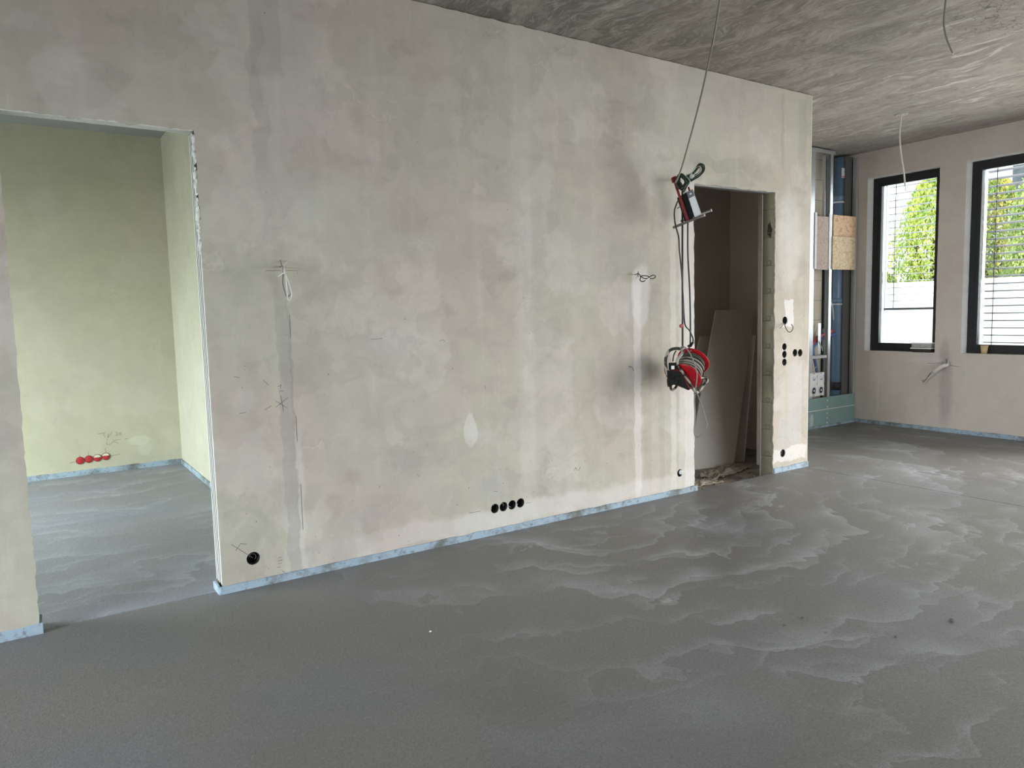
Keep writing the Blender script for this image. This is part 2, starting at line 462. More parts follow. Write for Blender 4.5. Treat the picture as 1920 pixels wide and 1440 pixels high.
def strip_mat(dirt=.5):
    t = NT('blue_foam_strip', .7, .3)
    n = t.noise(t.co, 2.6, 7, .7)
    col = t.mix(t.mr(n, .45, .62), (.31, .41, .49), (.15, .165, .155))
    n2 = t.noise(t.co, 28., 5, .7)
    col = t.mix(t.mr(n2, .52, .66, 0, .6), col, (.10, .10, .095))
    return t.out(col)
M_strip = strip_mat()
M_bead = flat('white_profile', (.62, .63, .58), .55)
M_groove = flat('shadow_groove', (.12, .115, .10), .9)
M_pencil = flat('pencil', (.10, .095, .09), .8)
M_black = flat('black_plastic', (.007, .007, .007), .6, spec=.2)
M_frame_dk = flat('anthracite_frame', (.016, .017, .020), .45, spec=.35)
M_alu = flat('light_aluminium', (.62, .64, .68), .35, metal=.5)
M_zinc = NT('galvanised_steel', .38); M_zinc.b.inputs['Metallic'].default_value = .75
M_zinc = M_zinc.out(M_zinc.mix(M_zinc.noise(M_zinc.co, 25, 4), (.55, .58, .60), (.74, .77, .80)))
M_white = flat('white_plastic', (.74, .75, .76), .45)
M_wire_w = flat('white_cable_sheath', (.62, .60, .55), .5)
M_wire_k = flat('dark_cable_sheath', (.022, .022, .022), .5)
M_wire_g = flat('grey_cable_sheath', (.20, .19, .17), .55)
M_red = flat('red_lacquer', (.36, .010, .016), .38, var=.1)
M_redarm = flat('worn_red_lacquer', (.20, .018, .022), .5, var=.3)
M_redcap = flat('red_plastic', (.40, .03, .035), .5, var=.3)

def glass_mat():
    m_ = bpy.data.materials.new('window_glass'); m_.use_nodes = True; t = m_.node_tree
    t.nodes.clear(); o = t.nodes.new('ShaderNodeOutputMaterial'); mx = t.nodes.new('ShaderNodeMixShader')
    tr = t.nodes.new('ShaderNodeBsdfTransparent'); gl = t.nodes.new('ShaderNodeBsdfGlossy'); fr = t.nodes.new('ShaderNodeFresnel')
    tr.inputs[0].default_value = (.95, .98, .97, 1); gl.inputs['Roughness'].default_value = .02; fr.inputs['IOR'].default_value = 1.35
    t.links.new(fr.outputs[0], mx.inputs[0]); t.links.new(tr.outputs[0], mx.inputs[1]); t.links.new(gl.outputs[0], mx.inputs[2])
    t.links.new(mx.outputs[0], o.inputs[0]); return m_
M_glass = glass_mat()

# ------------------------------------------------------------------ setting: long wall
DX0, DX1, DZ = -.031, .8213, 2.496        # left doorway
EX0, EX1, EZ = 4.5704, 5.6048, 2.5126     # right doorway
HOLES = [(.993, .166, .0365), (2.607, .180, .0325), (2.678, .181, .0325), (2.749, .182, .0325), (2.820, .184, .0325),
         (4.403, .174, .031), (5.745, .169, .036), (5.755, 1.387, .036), (5.752, 1.150, .0325), (5.753, 1.080, .0325),
         (5.754, 1.009, .0325), (5.908, 1.087, .034), (5.985, 1.083, .034)]
ZB = .0
out = []
out += jag((-5, ZB), (DX0, ZB), .0)
out += jag((DX0, ZB), (DX0, DZ), .010, .016, 1)
out += jag((DX0, DZ), (DX1, DZ), .010, .016, 2)
out += jag((DX1, DZ), (DX1, 1.9), .014, .014, 3)
out += jag((DX1, 1.9), (DX1, ZB), .004, .02, 4)
out += [(DX1, ZB), (EX0, ZB)]
out += jag((EX0, ZB), (EX0, EZ), .011, .014, 5)
out += jag((EX0, EZ), (EX1, EZ), .007, .014, 6)
out += jag((EX1, EZ), (EX1, ZB), .012, .012, 7)
out += [(EX1, ZB), (X1, ZB)]
out += jag((X1, ZB), (X1, H-.004), .0025, .02, 8)
out += jag((X1, H-.006), (-5, H-.006), .007, .02, 9)
w = cut_panel('wall_front', [out]+[circle(a, b, r+.0008, 28, .0012, i) for i, (a, b, r) in enumerate(HOLES)], T, M_main, 'y', 0.)
struct(w, 'long wall of patchy grey beige skim plaster with two doorways')
core = [(-5, -.1), (DX0-.012, -.1), (DX0-.012, DZ+.035), (DX1+.003, DZ+.035), (DX1+.003, -.1), (EX0-.01, -.1), (EX0-.01, EZ+.004),
        (EX1+.008, EZ+.004), (EX1+.008, -.1), (X1-.004, -.1), (X1-.004, H), (-5, H)]
c_ = cut_panel('wall_inner', [core]+[circle(a, b, r+.001) for a, b, r in HOLES], .126, [M_block, M_ceil_plain], 'y', T)
struct(c_, 'bare aerated block core of the long wall, seen in the right doorway')
for poly in c_.data.polygons:             # lintel underside is cast concrete
    if abs(poly.normal.z) > .9 and abs(poly.center.z-(EZ+.004)) < .01: poly.material_index = 1
# hand grips as dark outlines painting their recess shade, and broken corner of the jamb
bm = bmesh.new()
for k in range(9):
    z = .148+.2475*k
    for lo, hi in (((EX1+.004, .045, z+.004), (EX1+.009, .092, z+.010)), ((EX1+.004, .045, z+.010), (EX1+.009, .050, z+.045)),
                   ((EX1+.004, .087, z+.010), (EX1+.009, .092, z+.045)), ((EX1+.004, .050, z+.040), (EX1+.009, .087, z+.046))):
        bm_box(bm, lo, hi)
o = from_bm('hand_grip', bm, flat('painted_grip_shade', (.17, .155, .11), .95), c_)
bm = bmesh.new(); bmesh.ops.create_icosphere(bm, subdivisions=3, radius=1.)
for v in bm.verts:
    n_ = 1+.5*mnoise.noise(v.co*2.3); v.co = Vector((EX1+.009+v.co.x*.004*n_, .066+v.co.y*.024*n_, 2.19+v.co.z*.065*n_))
from_bm('broken_edge', bm, flat('broken_block', (.06, .05, .035), .95), c_)

# second layer behind the core (the far skin of the wall)
skin = [(-5, -.1), (DX0-.008, -.1), (DX0-.008, DZ+.035), (DX1, DZ+.035), (DX1, -.1), (EX0-.004, -.1), (EX0-.004, EZ+.02),
        (EX1+.003, EZ+.02), (EX1+.003, -.1), (X1, -.1), (X1, H), (-5, H)]
struct(cut_panel('wall_rear', [skin], T, M_any, 'y', T+.126))

# white pocket profiles of the left doorway: three ribs with grooves on jamb and head
M_shade_joint = flat('painted_shade_and_joint', (.035, .033, .028), .9)  # near-black colour paints the shade between the ribs; also used for floor joints
for nm, hor in (('trim_1', False), ('trim_2', True)):
    root = None
    for k, y0 in enumerate((.004, .032, .060) if hor else (.008, .046, .084, .120)):
        if hor: b = box(nm if k == 0 else 'rib', (DX0, y0, DZ-.004), (DX1-.004, y0+.018, DZ+.010), M_bead, root, .002)
        else: b = box(nm if k == 0 else 'rib', (DX1-.0035, y0, .05), (DX1+.003, y0+.016, (DZ if k != 0 else 1.95)), M_bead, root, .003)
        if k == 0: root = struct(b, 'white ribbed plaster profile along the edge of the left doorway')
    if hor: box('groove_shade', (DX0, .012, DZ+.004), (DX1, .085, DZ+.034), M_shade_joint, root)
    else: box('groove_shade', (DX1-.002, .012, .05), (DX1+.0025, .136, DZ-.01), M_shade_joint, root)
# crumbling mortar in the upper jamb
bm = bmesh.new(); random.seed(4)
for k in range(46):
    z = random.uniform(1.88, 2.47); r = random.uniform(.008, .022)
    q = bmesh.ops.create_icosphere(bm, subdivisions=1, radius=1.)['verts']
    for v in q: v.co = Vector((DX1-.004+v.co.x*r*.6, random.uniform(.004, .02)+v.co.y*.012, z+v.co.z*r*1.6))
from_bm('plaster_crumbs', bm, M_bead, bpy.data.objects['trim_1'])
# white corner bead on the free end of the wall
struct(box('trim_3', (X1-.004, -.0015, .045), (X1+.003, .02, H-.01), flat('corner_bead', (.66, .65, .62), .6)), 'pale corner bead at the free end of the long wall')

# foam edge strips standing on the slab along the walls
def strip(name, path, h=.042, th=.009, seed=0, label=None):
    """path of (x,y) points, strip stands on the left of the direction of travel"""
    bm = bmesh.new(); P = []
    for a, b in zip(path, path[1:]):
        a, b = Vector(a), Vector(b); n = max(1, int((b-a).length/.04)); d = (b-a).normalized(); q = Vector((-d.y, d.x))
        for i in range(n+1): P.append((a+(b-a)*i/n, q))
    prev = None
    for i, (c, q) in enumerate(P):
        hh = h*(1+.16*mnoise.noise(Vector((i*.35, seed, 0)))+.08*mnoise.noise(Vector((i*1.7, seed, 3))))
        w_ = th*(1+.25*mnoise.noise(Vector((i*.5, seed, 8))))
        ring = [bm.verts.new((c.x, c.y, -.03)), bm.verts.new((c.x+q.x*w_, c.y+q.y*w_, -.03)),
                bm.verts.new((c.x+q.x*w_, c.y+q.y*w_, hh)), bm.verts.new((c.x, c.y, hh+.002))]
        if prev:
            for k in range(4): bm.faces.new((prev[k], prev[(k+1) % 4], ring[(k+1) % 4], ring[k]))
        prev = ring
        if i == 0: first = ring
    bm.faces.new(first[::-1]); bm.faces.new(prev)
    bmesh.ops.recalc_face_normals(bm, faces=bm.faces)
    return struct(from_bm(name, bm, M_strip), label)
strip('baseboard_front', [(EX0+.03, -.001), (DX1-.014, -.001), (DX1-.014, .13)][::-1][::-1], .042, .010, 1, 'blue foam edge strip at the foot of the long wall')
bpy.data.objects['baseboard_front'].data.update()
strip('baseboard_left', [(-5, -.001), (DX0+.012, -.001), (DX0+.012, .14)][::-1], .05, -.014, 2, 'blue foam edge strip left of the doorway')
strip('baseboard_right', [(EX1+.004, -.001), (X1+.004, -.001), (X1+.004, .14)], .045, -.012, 3, 'blue foam edge strip under the pier beside the right doorway')
strip('baseboard_back', [(-3.2, YB-.001), (1.3299, YB-.001)], .05, -.012, 4, 'blue foam edge strip at the back of the side room')
strip('baseboard_side', [(1.329, .15), (1.329, YB)], .045, .012, 5)
strip('baseboard_window', [(XW-.001, YF-.01), (XW-.001, -7)][::-1], .045, .012, 6, 'grey edge strip under the window wall')

# ------------------------------------------------------------------ floors, ceilings, other walls
struct(boxes('floor', [((-5, -7.3, -.12), (6.050, .0, .0)), ((-5, 0., -.12), (EX0, .047, .0)), ((EX1, 0, -.12), (6.050, .05, 0)),
                       ((6.059, -7.3, -.12), (9.2, 0, 0)), ((6.115, 0, -.12), (9.2, .5, 0)), ((6.81, .5, -.12), (9.2, 1.75, 0))], M_floor), 'wet looking grey screed floor with trowel swirls')
struct(box('trim_4', (6.048, -7, -.02), (6.061, 0., -.003), M_shade_joint), 'dark expansion joint across the screed')
struct(box('floor_left', (-3.3, .058, -.12), (1.5, YB+.1, -.0005), M_floor_side), 'grey screed of the side room')
struct(box('trim_5', (DX0-.01, .0465, -.02), (DX1, .0585, -.004), M_shade_joint), 'dark joint at the threshold of the left doorway')
struct(box('floor_rear', (EX0-.1, .0, -.2), (6.9, 1.6, -.072), M_floor_store), 'dirty bare slab of the store room')
struct(box('ceiling', (-5.4, -7.4, H), (9.4, 2.0, H+.25), M_ceil), 'streaky skimmed concrete ceiling')
struct(box('ceiling_left', (-3.4, .15, 3.3923), (1.5, YB+.2, 3.3923+.02), M_ceil_plain), 'grey ceiling of the side room')
struct(box('roof_slab', (-5.4, 2.0, H+.01), (2.2, YB+.5, H+.25), M_ceil_plain)).name = 'ceiling_rear'

# side room walls
bw = struct(box('wall_back', (-3.5, YB, -.1), (1.6, YB+.2, H), M_side), 'smooth plaster back wall of the side room')
struct(box('wall_side', (1.3299, .151, -.1), (1.5, YB, H), M_side_r), 'right wall of the side room')
struct(boxes('wall_left_room', [((-3.5, .15, -.1), (-3.2, .7, H)), ((-3.5, 3.7, -.1), (-3.2, YB, H)), ((-3.5, .7, -.1), (-3.2, 3.7, .5)), ((-3.5, .7, 2.6), (-3.2, 3.7, H))], M_side_r)).name = 'wall_side_left'
# main room walls behind the camera, with openings for daylight
struct(boxes('wall_left', [((-5.2, -7.3, -.1), (-5, -4.6, H)), ((-5.2, -.9, -.1), (-5, .1, H)), ((-5.2, -4.6, 2.5), (-5, -.9, H)), ((-5.2, -4.6, -.1), (-5, -.9, .1))], M_any_y))
struct(boxes('wall_behind', [((-5.2, -7.5, -.1), (2.2, -7.3, H)), ((6.8, -7.5, -.1), (9.3, -7.3, H)), ((2.2, -7.5, 2.7), (6.8, -7.3, H))], M_any))

# window wall
W1 = (.275, 1.1484); W2 = (-.888, -.0145); ZW0, ZW1 = .9256, 3.0936
rect = [(-7.3, -.1), (-5.6, -.1), (-5.6, 2.6), (-1.9, 2.6), (-1.9, -.1), (1.95, -.1), (1.95, H), (-7.3, H)]
def rough_hole(a, b, sd):
    return jag((a, ZW0), (b, ZW0), .006, .02, sd) + jag((b, ZW0), (b, ZW1), .0025, .03, sd+1) + jag((b, ZW1), (a, ZW1), .0025, .03, sd+2) + jag((a, ZW1), (a, ZW0), .0025, .03, sd+3)
ww = cut_panel('wall_right', [rect, rough_hole(*W1, 20), rough_hole(*W2, 30)], .32, [M_win, M_reveal], 'x', XW)
struct(ww, 'beige grey plastered window wall')
for poly in ww.data.polygons:
    if abs(poly.normal.x) < .5: poly.material_index = 1

def window(n, y0, y1):
    xf = XW+.135
    fo = .062; sa = .045
    fr = boxes('window_%d' % n, [((xf, y0, ZW0-.01), (xf+.07, y0+fo, ZW1)), ((xf, y1-fo, ZW0-.01), (xf+.07, y1, ZW1)),
                                 ((xf, y0+fo, ZW0-.01), (xf+.07, y1-fo, ZW0+fo)), ((xf, y0+fo, ZW1-fo), (xf+.07, y1-fo, ZW1))], M_frame_dk, None)
    struct(fr, 'tall window with dark anthracite frame')
    a, b, c, d = y0+fo-.004, y1-fo+.004, ZW0+fo-.004, ZW1-fo+.004
    sx = xf+.004
    sash = boxes('window_sash', [((sx, a, c), (sx+.06, a+sa, d)), ((sx, b-sa, c), (sx+.06, b, d)), ((sx, a+sa, c), (sx+.06, b-sa, c+sa)), ((sx, a+sa, d-sa), (sx+.06, b-sa, d))], M_frame_dk, fr, .004)
    box('window_pane', (sx+.03, a+sa-.005, c+sa-.005), (sx+.036, b-sa+.005, d-sa+.005), M_glass, fr)
    g = .006
    boxes('glazing_seal', [((sx+.062, a+sa, c+sa), (sx+.10, a+sa+g, d-sa)), ((sx+.062, b-sa-g, c+sa), (sx+.10, b-sa, d-sa))], M_alu, fr)
    box('window_sill', (XW+.012, y0+.003, ZW0-.012), (xf+.002, y1-.003, ZW0+.004), flat('rough_mortar_sill', (.60, .58, .53), .9), fr)
    return fr
window(1, *W1); window(2, *W2)
w3 = boxes('window_3', [((XW+.13, -5.6, 0), (XW+.2, -5.5, 2.6)), ((XW+.13, -2., 0), (XW+.2, -1.9, 2.6)), ((XW+.13, -3.8, 0), (XW+.2, -3.7, 2.6)), ((XW+.13, -5.6, 2.5), (XW+.2, -1.9, 2.6)), ((XW+.13, -5.6, 0), (XW+.2, -1.9, .08))], M_frame_dk)
struct(w3)

# outside venetian blinds
M_slat = flat('slat_aluminium', (.11, .11, .13), .4, metal=.3)
def blind(y0, y1, zbot, tilt, label, pitch_=.0845):
    x = XW+.36; a, b = y0+.065, y1-.065
    bm = bmesh.new(); z = ZW1-.02; n = 0
    dx, dz = .036*cos(tilt), .036*sin(tilt)
    while z > zbot+.04:
        for s0, s1, l0, l1 in ((-1, -.3, 0, .005), (-.3, .3, .005, .005), (.3, 1, .005, 0)):
            vs = [bm.verts.new((x+s_*dx, yy, z-s_*dz+l_)) for yy in (a, b) for s_, l_ in ((s0, l0), (s1, l1))]
            bm.faces.new((vs[0], vs[1], vs[3], vs[2]))
        z -= pitch_; n += 1
    bmesh.ops.solidify(bm, geom=bm.faces[:], thickness=.0012)
    root = thing('venetian_blind', label, 'blind', (x, (a+b)/2, zbot))
    o1 = from_bm('slats', bm, M_slat)
    o2 = box('bottom_rail', (x-.04, a-.01, zbot), (x+.04, b+.01, zbot+.028), M_slat, None, .004)
    o3 = boxes('guide_rail', [((x-.012, a-.022, ZW0-.1), (x+.012, a-.002, ZW1+.1)), ((x-.012, b+.002, ZW0-.1), (x+.012, b+.022, ZW1+.1))], M_alu)
    bm = bmesh.new()
    for yy in (a+.10, b-.10):
        for xx in (-.034, .034): bm_tube(bm, [(x+xx, yy, zbot+.02), (x+xx, yy, ZW1+.1)], .0014, 5)
        bm_box(bm, (x-.002, yy-.004, zbot+.02), (x+.002, yy+.004, ZW1+.1))
    o4 = from_bm('ladder_cord', bm, M_wire_k)
    under(root, o1, o2, o3, o4); return root
blind(*W1, 1.44, radians(3), 'outside slatted blind lowered halfway over the farther window')
blind(*W2, .90, radians(13), 'outside slatted blind fully lowered over the nearer window, cut by the right picture edge')

# ------------------------------------------------------------------ garden outside
M_gwall = flat('white_render', (.85, .85, .86), .8, var=.04, scale=2.)
M_pave = flat('pale_paving', (.62, .62, .60), .85, var=.1, scale=2.)
struct(box('ground_outside', (9.29, -14, -.35), (45, 30, -.2), M_pave)).name = 'floor_outside'
gw = box('garden_wall', (14.0, -8, -.2), (14.2, 22, 1.93), M_gwall); tag(gw, 'white rendered garden wall outside the windows', 'wall')
def building(lbl, lo, hi, mat, wins, roofc):
    r = thing('building', lbl, 'building', ((lo[0]+hi[0])/2, (lo[1]+hi[1])/2, lo[2]))
    ps = [box('facade', lo, hi, mat), box('roof', (lo[0]-.3, lo[1]-.3, hi[2]), (hi[0]+.3, hi[1]+.3, hi[2]+.25), roofc)]
    for (y0, y1, z0, z1) in wins: ps.append(box('window', (lo[0]-.03, y0, z0), (lo[0]+.05, y1, z1), M_frame_dk))
    under(r, *ps)
building('pale house glimpsed behind the blind of the nearer window', (27, 6.2, -.2), (36, 9.4, 10.5), M_gwall, [(8.0, 8.8, 2.8, 4.4)], M_gwall)
building('dark grey house facade at the right edge behind the nearer window', (24, -9, -.2), (34, 5.72, 11), flat('dark_roughcast', (.10, .11, .12), .9, var=.6, scale=5.), [(2.5, 4.6, 3.2, 4.6)], M_frame_dk)

def leaf_mat(name, a, b):
    t = NT(name, .6, .3); col = t.mix(t.mr(t.noise(t.co, 3.5, 3), .4, .6), a, b)
    t.b.inputs['Transmission Weight'].default_value = 0.
    t.put(t.b.inputs['Subsurface Weight'], 0.0)
    return t.out(col)
M_leafs = [leaf_mat('leaf_yellow_green', (.62, .66, .14), (.34, .48, .10)), leaf_mat('leaf_green', (.30, .42, .14), (.52, .58, .18)), leaf_mat('leaf_mixed', (.68, .60, .16), (.32, .44, .12))]
M_bark = flat('bark', (.10, .075, .05), .9)
def bush(cx, cy, w_, d_, z0, z1, n, sd, label, li):
    rnd = random.Random(sd); verts = []; faces = []
    for i in range(n):
        u = rnd.random()**.8; th_ = rnd.random()*2*pi; rr = (.45+.55*rnd.random())
        z = z0+(z1-z0)*u
        prof = math.sqrt(max(.05, 1-(max(0, u-.25)/.78)**2))
        bmp = 1+.35*mnoise.noise(Vector((cos(th_)*1.3+sd, sin(th_)*1.3, z*.9)))
        x_ = cx+cos(th_)*w_*rr*prof*bmp; y_ = cy+sin(th_)*d_*rr*prof*bmp
        s_ = rnd.uniform(.028, .055)
        M_ = Matrix.Rotation(rnd.random()*6.28, 3, 'Z') @ Matrix.Rotation(rnd.random()*2.6, 3, 'X')
        k = len(verts)
        for p_ in ((0, -s_, 0), (s_*.5, 0, .008), (0, s_, 0), (-s_*.5, 0, .008)): verts.append(tuple(M_ @ Vector(p_)+Vector((x_, y_, z))))
        faces.append((k, k+1, k+2, k+3))
    me = bpy.data.meshes.new('foliage'); me.from_pydata(verts, [], faces)
    r = thing('garden_tree', label, 'tree', (cx, cy, -.2))
    f = link('foliage', me, M_leafs[li])
    bm = bmesh.new()
    for k in range(6):
        a = k*1.05+sd; bm_tube(bm, catmull([(cx, cy, -.2), (cx+.1*cos(a), cy+.1*sin(a), z0+.4), (cx+w_*.5*cos(a), cy+d_*.5*sin(a), z0+(z1-z0)*.6)], 5), .04, 6)
    under(r, f, from_bm('trunk', bm, M_bark))
bush(15.8, 3.75, .8, .80, 1.0, 4.1, 12000, 11, 'yellow green leafy tree at the right behind the farther window', 0)
bush(17.4, 5.75, .6, .45, 1.0, 2.3, 2500, 12, 'low green shrub at the left behind the farther window blind', 1)
bush(17.9, 3.45, .7, .75, 1.0, 4.15, 12000, 13, 'yellowish bushy tree seen in the middle of the nearer window', 2)
bush(15.6, 1.75, .7, .55, 1.0, 3.9, 12000, 14, 'denser green tree at the right edge behind the nearer window blind', 1)

# ------------------------------------------------------------------ store room behind the right doorway
struct(boxes('wall_store', [((EX0-.3, 1.45, -.2), (6.8, 1.6, H)), ((EX0-.4, .15, -.2), (EX0-.25, 1.6, H)), ((6.09, .151, -.2), (6.11, .5, H)),
                            ((6.09, .5, -.2), (6.80, .56, H)), ((6.74, .56, -.2), (6.80, 1.6, H))], M_dark), 'dim brown grey walls of the store room').name = 'wall_rear_room'
M_gyp = flat('grey_plasterboard', (.62, .59, .53), .85, var=.06, scale=4.)
M_gyp2 = flat('plasterboard_edge', (.50, .48, .42), .85, var=.06, scale=4.)
def sheet(tl, tr, br, label, bl=None, th=.0125):
    tl, tr, br = Vector(tl), Vector(tr), Vector(br); bl = Vector(bl) if bl else br+(tl-tr)
    n = (tr-tl).cross(bl-tl).normalized()
    if n.y < 0: n = -n
    bm = bmesh.new(); A = [bm.verts.new(q) for q in (tl, tr, br, bl)]; B = [bm.verts.new(q+n*th) for q in (tl, tr, br, bl)]
    bm.faces.new(A); bm.faces.new(B[::-1])
    for k in range(4): bm.faces.new((A[k], A[(k+1) % 4], B[(k+1) % 4], B[k]))
    bmesh.ops.recalc_face_normals(bm, faces=bm.faces)
    return tag(from_bm('plasterboard_sheet', bm, M_gyp), label, 'plasterboard', 'plasterboard sheets leaning in the store room')
a = (6.125, 1.120, 1.492); b = (6.636, 1.020, 1.499)
sheet(a, b, (5.915, .70, -.072), 'largest plasterboard sheet leaning in front in the dark doorway', (5.35, .80, -.072))
a = (6.066, 1.280, 1.216); b = (6.362, 1.250, 1.217)
sheet(a, b, (5.62, .93, -.072), 'shorter plasterboard sheet half hidden at the left behind the largest one', (5.28, .99, -.072))
a = (6.461, 1.100, 1.204); b = (6.551, 0.940, 1.214)
sheet(a, b, (6.13, .74, -.072), 'narrow plasterboard sheet at the right behind the largest one, beside the block jamb', (5.86, .86, -.072))

def crumple(name, cx, cy, w_, d_, z, sd, mat, label, cat, amp=.03, yaw=0.):
    bm = bmesh.new(); bmesh.ops.create_grid(bm, x_segments=60, y_segments=30, size=1.)
    R_ = Matrix.Rotation(yaw, 3, 'Z')
    for v in bm.verts:
        u, t_ = v.co.x, v.co.y
        e = 1+.25*mnoise.noise(Vector((u*2+sd, t_*2, 3)))
        zz = abs(mnoise.noise(Vector((u*3.1+sd, t_*2.2, 0))))*amp*2.2+abs(mnoise.noise(Vector((u*9+sd, t_*7, 0))))*amp*.9
        q = R_ @ Vector((u*w_*e, t_*d_*e, 0)); v.co = Vector((cx+q.x, cy+q.y, z+.002+zz))
    bmesh.ops.solidify(bm, geom=bm.faces[:], thickness=.0015)
    return tag(from_bm(name, bm, mat), label, cat)
M_paper = flat('dusty_paper', (.36, .32, .26), .9, var=.2, scale=6.)
crumple('crumpled_paper', 5.55, .52, .34, .11, -.072, 3, M_paper, 'torn brown grey paper crumpled on the floor under the plasterboard sheets', 'paper',   .022, .2)
crumple('crumpled_paper', 4.98, .36, .24, .10, -.072, 8, M_paper, 'flattened dusty paper on the floor just inside the right doorway at the left jamb', 'paper', .010, -.1)
bm = bmesh.new(); rnd = random.Random(6)
for k in range(130):
    x_ = rnd.uniform(EX0+.05, 5.9); y_ = rnd.uniform(.02, .23); s_ = rnd.uniform(.004, .014)
    vs = bmesh.ops.create_icosphere(bm, subdivisions=1, radius=1.)['verts']
    for v in vs: v.co = Vector((x_+v.co.x*s_*rnd.uniform(1, 1.3), y_+v.co.y*s_, -.072+s_*.4+v.co.z*s_*.6))
tag(from_bm('plaster_rubble', bm, flat('rubble', (.36, .33, .28), .95, var=.4)), 'small plaster crumbs and dirt scattered on the floor of the right doorway', 'rubble', kind='stuff')

# ------------------------------------------------------------------ installation shaft at the end of the room
struct(boxes('wall_shaft', [((6.82, 1.43, -.1), (8.46, 1.75, H))], M_block_b), 'pale block wall behind the metal studs')
M_void = flat('void_shade_and_black_pipe', (.030, .028, .026), .95)  # paints the void's deep shade onto the shaft back; also the black pipe's colour
struct(boxes('wall_shaft_side', [((8.50, 1.80, -.1), (8.96, 1.9, H))], M_void), 'back of the service shaft, its shade put into a near-black colour').name = 'wall_shaft_rear'
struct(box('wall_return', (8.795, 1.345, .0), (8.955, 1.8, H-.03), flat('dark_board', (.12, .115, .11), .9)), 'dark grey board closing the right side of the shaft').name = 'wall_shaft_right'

def cstud(x0, x1, z0, z1, y=YF, dep=.05, lip=.004):   # upright C profile, open to the left
    return [((x0, y, z0), (x1, y+.0012, z1)), ((x1-.0012, y, z0), (x1, y+dep, z1)), ((x0, y+dep-.0012, z0), (x1, y+dep, z1)), ((x0, y, z0), (x0+.0012, y+lip, z1))]
fr = thing('stud_frame', 'galvanised metal stud frame in front of the service shaft, left of the windows', 'frame', (8.2, YF, 0))
parts = []
for (x0, x1, z0, z1) in ((7.955, 8.062, .25, 3.40), (8.372, 8.425, .25, 3.36)):
    parts.append(boxes('stud', cstud(x0, x1, z0, z1), M_zinc))
parts.append(boxes('stud', cstud(8.925, 8.958, .25, 3.36), M_zinc))
bm = bmesh.new()
for lo, hi in (((7.955, YF-.003, 3.355), (8.46, YF, 3.400)), ((7.955, YF-.003, 3.398), (8.46, YF+.06, 3.401))): bm_box(bm, lo, hi)
parts.append(from_bm('top_track', bm, M_zinc))
parts.append(boxes('cross_rail', [((7.98, YF-.004, .868), (8.345, YF-.002, .905)), ((7.98, YF-.004, .903), (8.345, YF+.05, .905))], M_zinc))
parts.append(boxes('inner_stud', [((8.298, YF+.06, 2.55), (8.36, YF+.062, 3.34)), ((8.297, YF+.02, 2.55), (8.30, YF+.062, 3.34))], M_zinc))
parts.append(box('inner_stud', (8.24, YF+.05, .92), (8.30, YF+.052, 1.30), M_zinc))
under(fr, *parts)
# pale strips screwed beside the board
for (x0, x1, lb) in ((8.058, 8.098, 'white edging strip left of the pinkish chipboard'), (8.348, 8.388, 'white edging strip between the two chipboards')):
    tag(box('edging_strip', (x0, YF-.009, 1.965), (x1, YF-.0035, 2.64), M_white), lb, 'strip', 'white edging strips on the studs')
def osb(name, a_, b_, c_2, big):
    t = NT(name, .75, .25); s_ = t.sep(t.co)
    P = t.warp(t.comb(s_[0], s_[2], 0), 6, .15)
    n = t.noise(t.vm('MULTIPLY', P, (2.2, 1, 1)), big, 3, .6, 2.2)
    v = t.voro(t.vm('MULTIPLY', P, (1, 2.2, 1)), big*.8, 'F1')
    col = t.mix(t.mr(n, .35, .65), a_, b_); col = t.mix(t.mr(v, .5, .8, 0, .55), col, c_2)
    return t.out(col)
M_osb1 = osb('oriented_strand_board', (.62, .40, .24), (.78, .56, .36), (.42, .23, .12), 22)
M_osb2 = osb('oriented_strand_board_pale', (.62, .47, .30), (.80, .66, .46), (.46, .32, .19), 22)
M_chip = osb('chipboard', (.48, .38, .34), (.60, .49, .44), (.36, .27, .24), 40)
tag(box('wood_panel', (8.098, YF-.002, 1.957), (8.346, YF+.012, 2.60), M_chip), 'pinkish chipboard panel between the two metal studs', 'board')
tag(box('wood_panel', (8.43, YF-.014, 2.376), (8.905, YF-.001, 2.63), M_osb1), 'orange strand board piece, upper of the two in front of the blue pipe', 'board')
tag(box('wood_panel', (8.42, YF-.014, 1.962), (8.90, YF-.001, 2.372), M_osb2), 'yellowish strand board piece, lower of the two in front of the blue pipe', 'board')

# soil pipe
M_pipe = flat('blue_grey_pipe', (.16, .24, .34), .32, spec=.5, var=.08)
M_pipe_c = flat('black_rubber', (.02, .02, .022), .6)
px, py = (8.775, 1.420, 1.515)[0], 1.42
pp = thing('drain_pipe', 'thick blue grey drain pipe running up the service shaft', 'pipe', (px, py, .1))
def ring_prof(z, r, h=.05): return [(.055, z), (r, z+.004), (r, z+h), (.055, z+h+.006)]
parts = [lathe('pipe_section', [(.055, .02), (.055, H-.04)], M_pipe, None, 36, Matrix.Translation((px, py, 0)))]
for z, h in ((2.84, .06), (1.55, .05)):
    parts.append(lathe('socket_ring', ring_prof(z, .064, h), M_pipe, None, 36, Matrix.Translation((px, py, 0))))
    parts.append(lathe('pipe_clamp', [(.064, z-.03), (.068, z-.028), (.068, z-.008), (.064, z-.006)], M_alu, None, 36, Matrix.Translation((px, py, 0))))
parts.append(lathe('coupling', [(.055, .42), (.067, .425), (.067, .52), (.055, .525)], M_pipe_c, None, 36, Matrix.Translation((px, py, 0))))
parts.append(box('pipe_label', (px-.035, py-.062, 3.12), (px+.032, py-.0545, 3.24), M_white))
parts.append(box('label_stripe', (px-.035, py-.0632, 3.128), (px+.032, py-.062, 3.138), M_redcap))
under(pp, *parts)
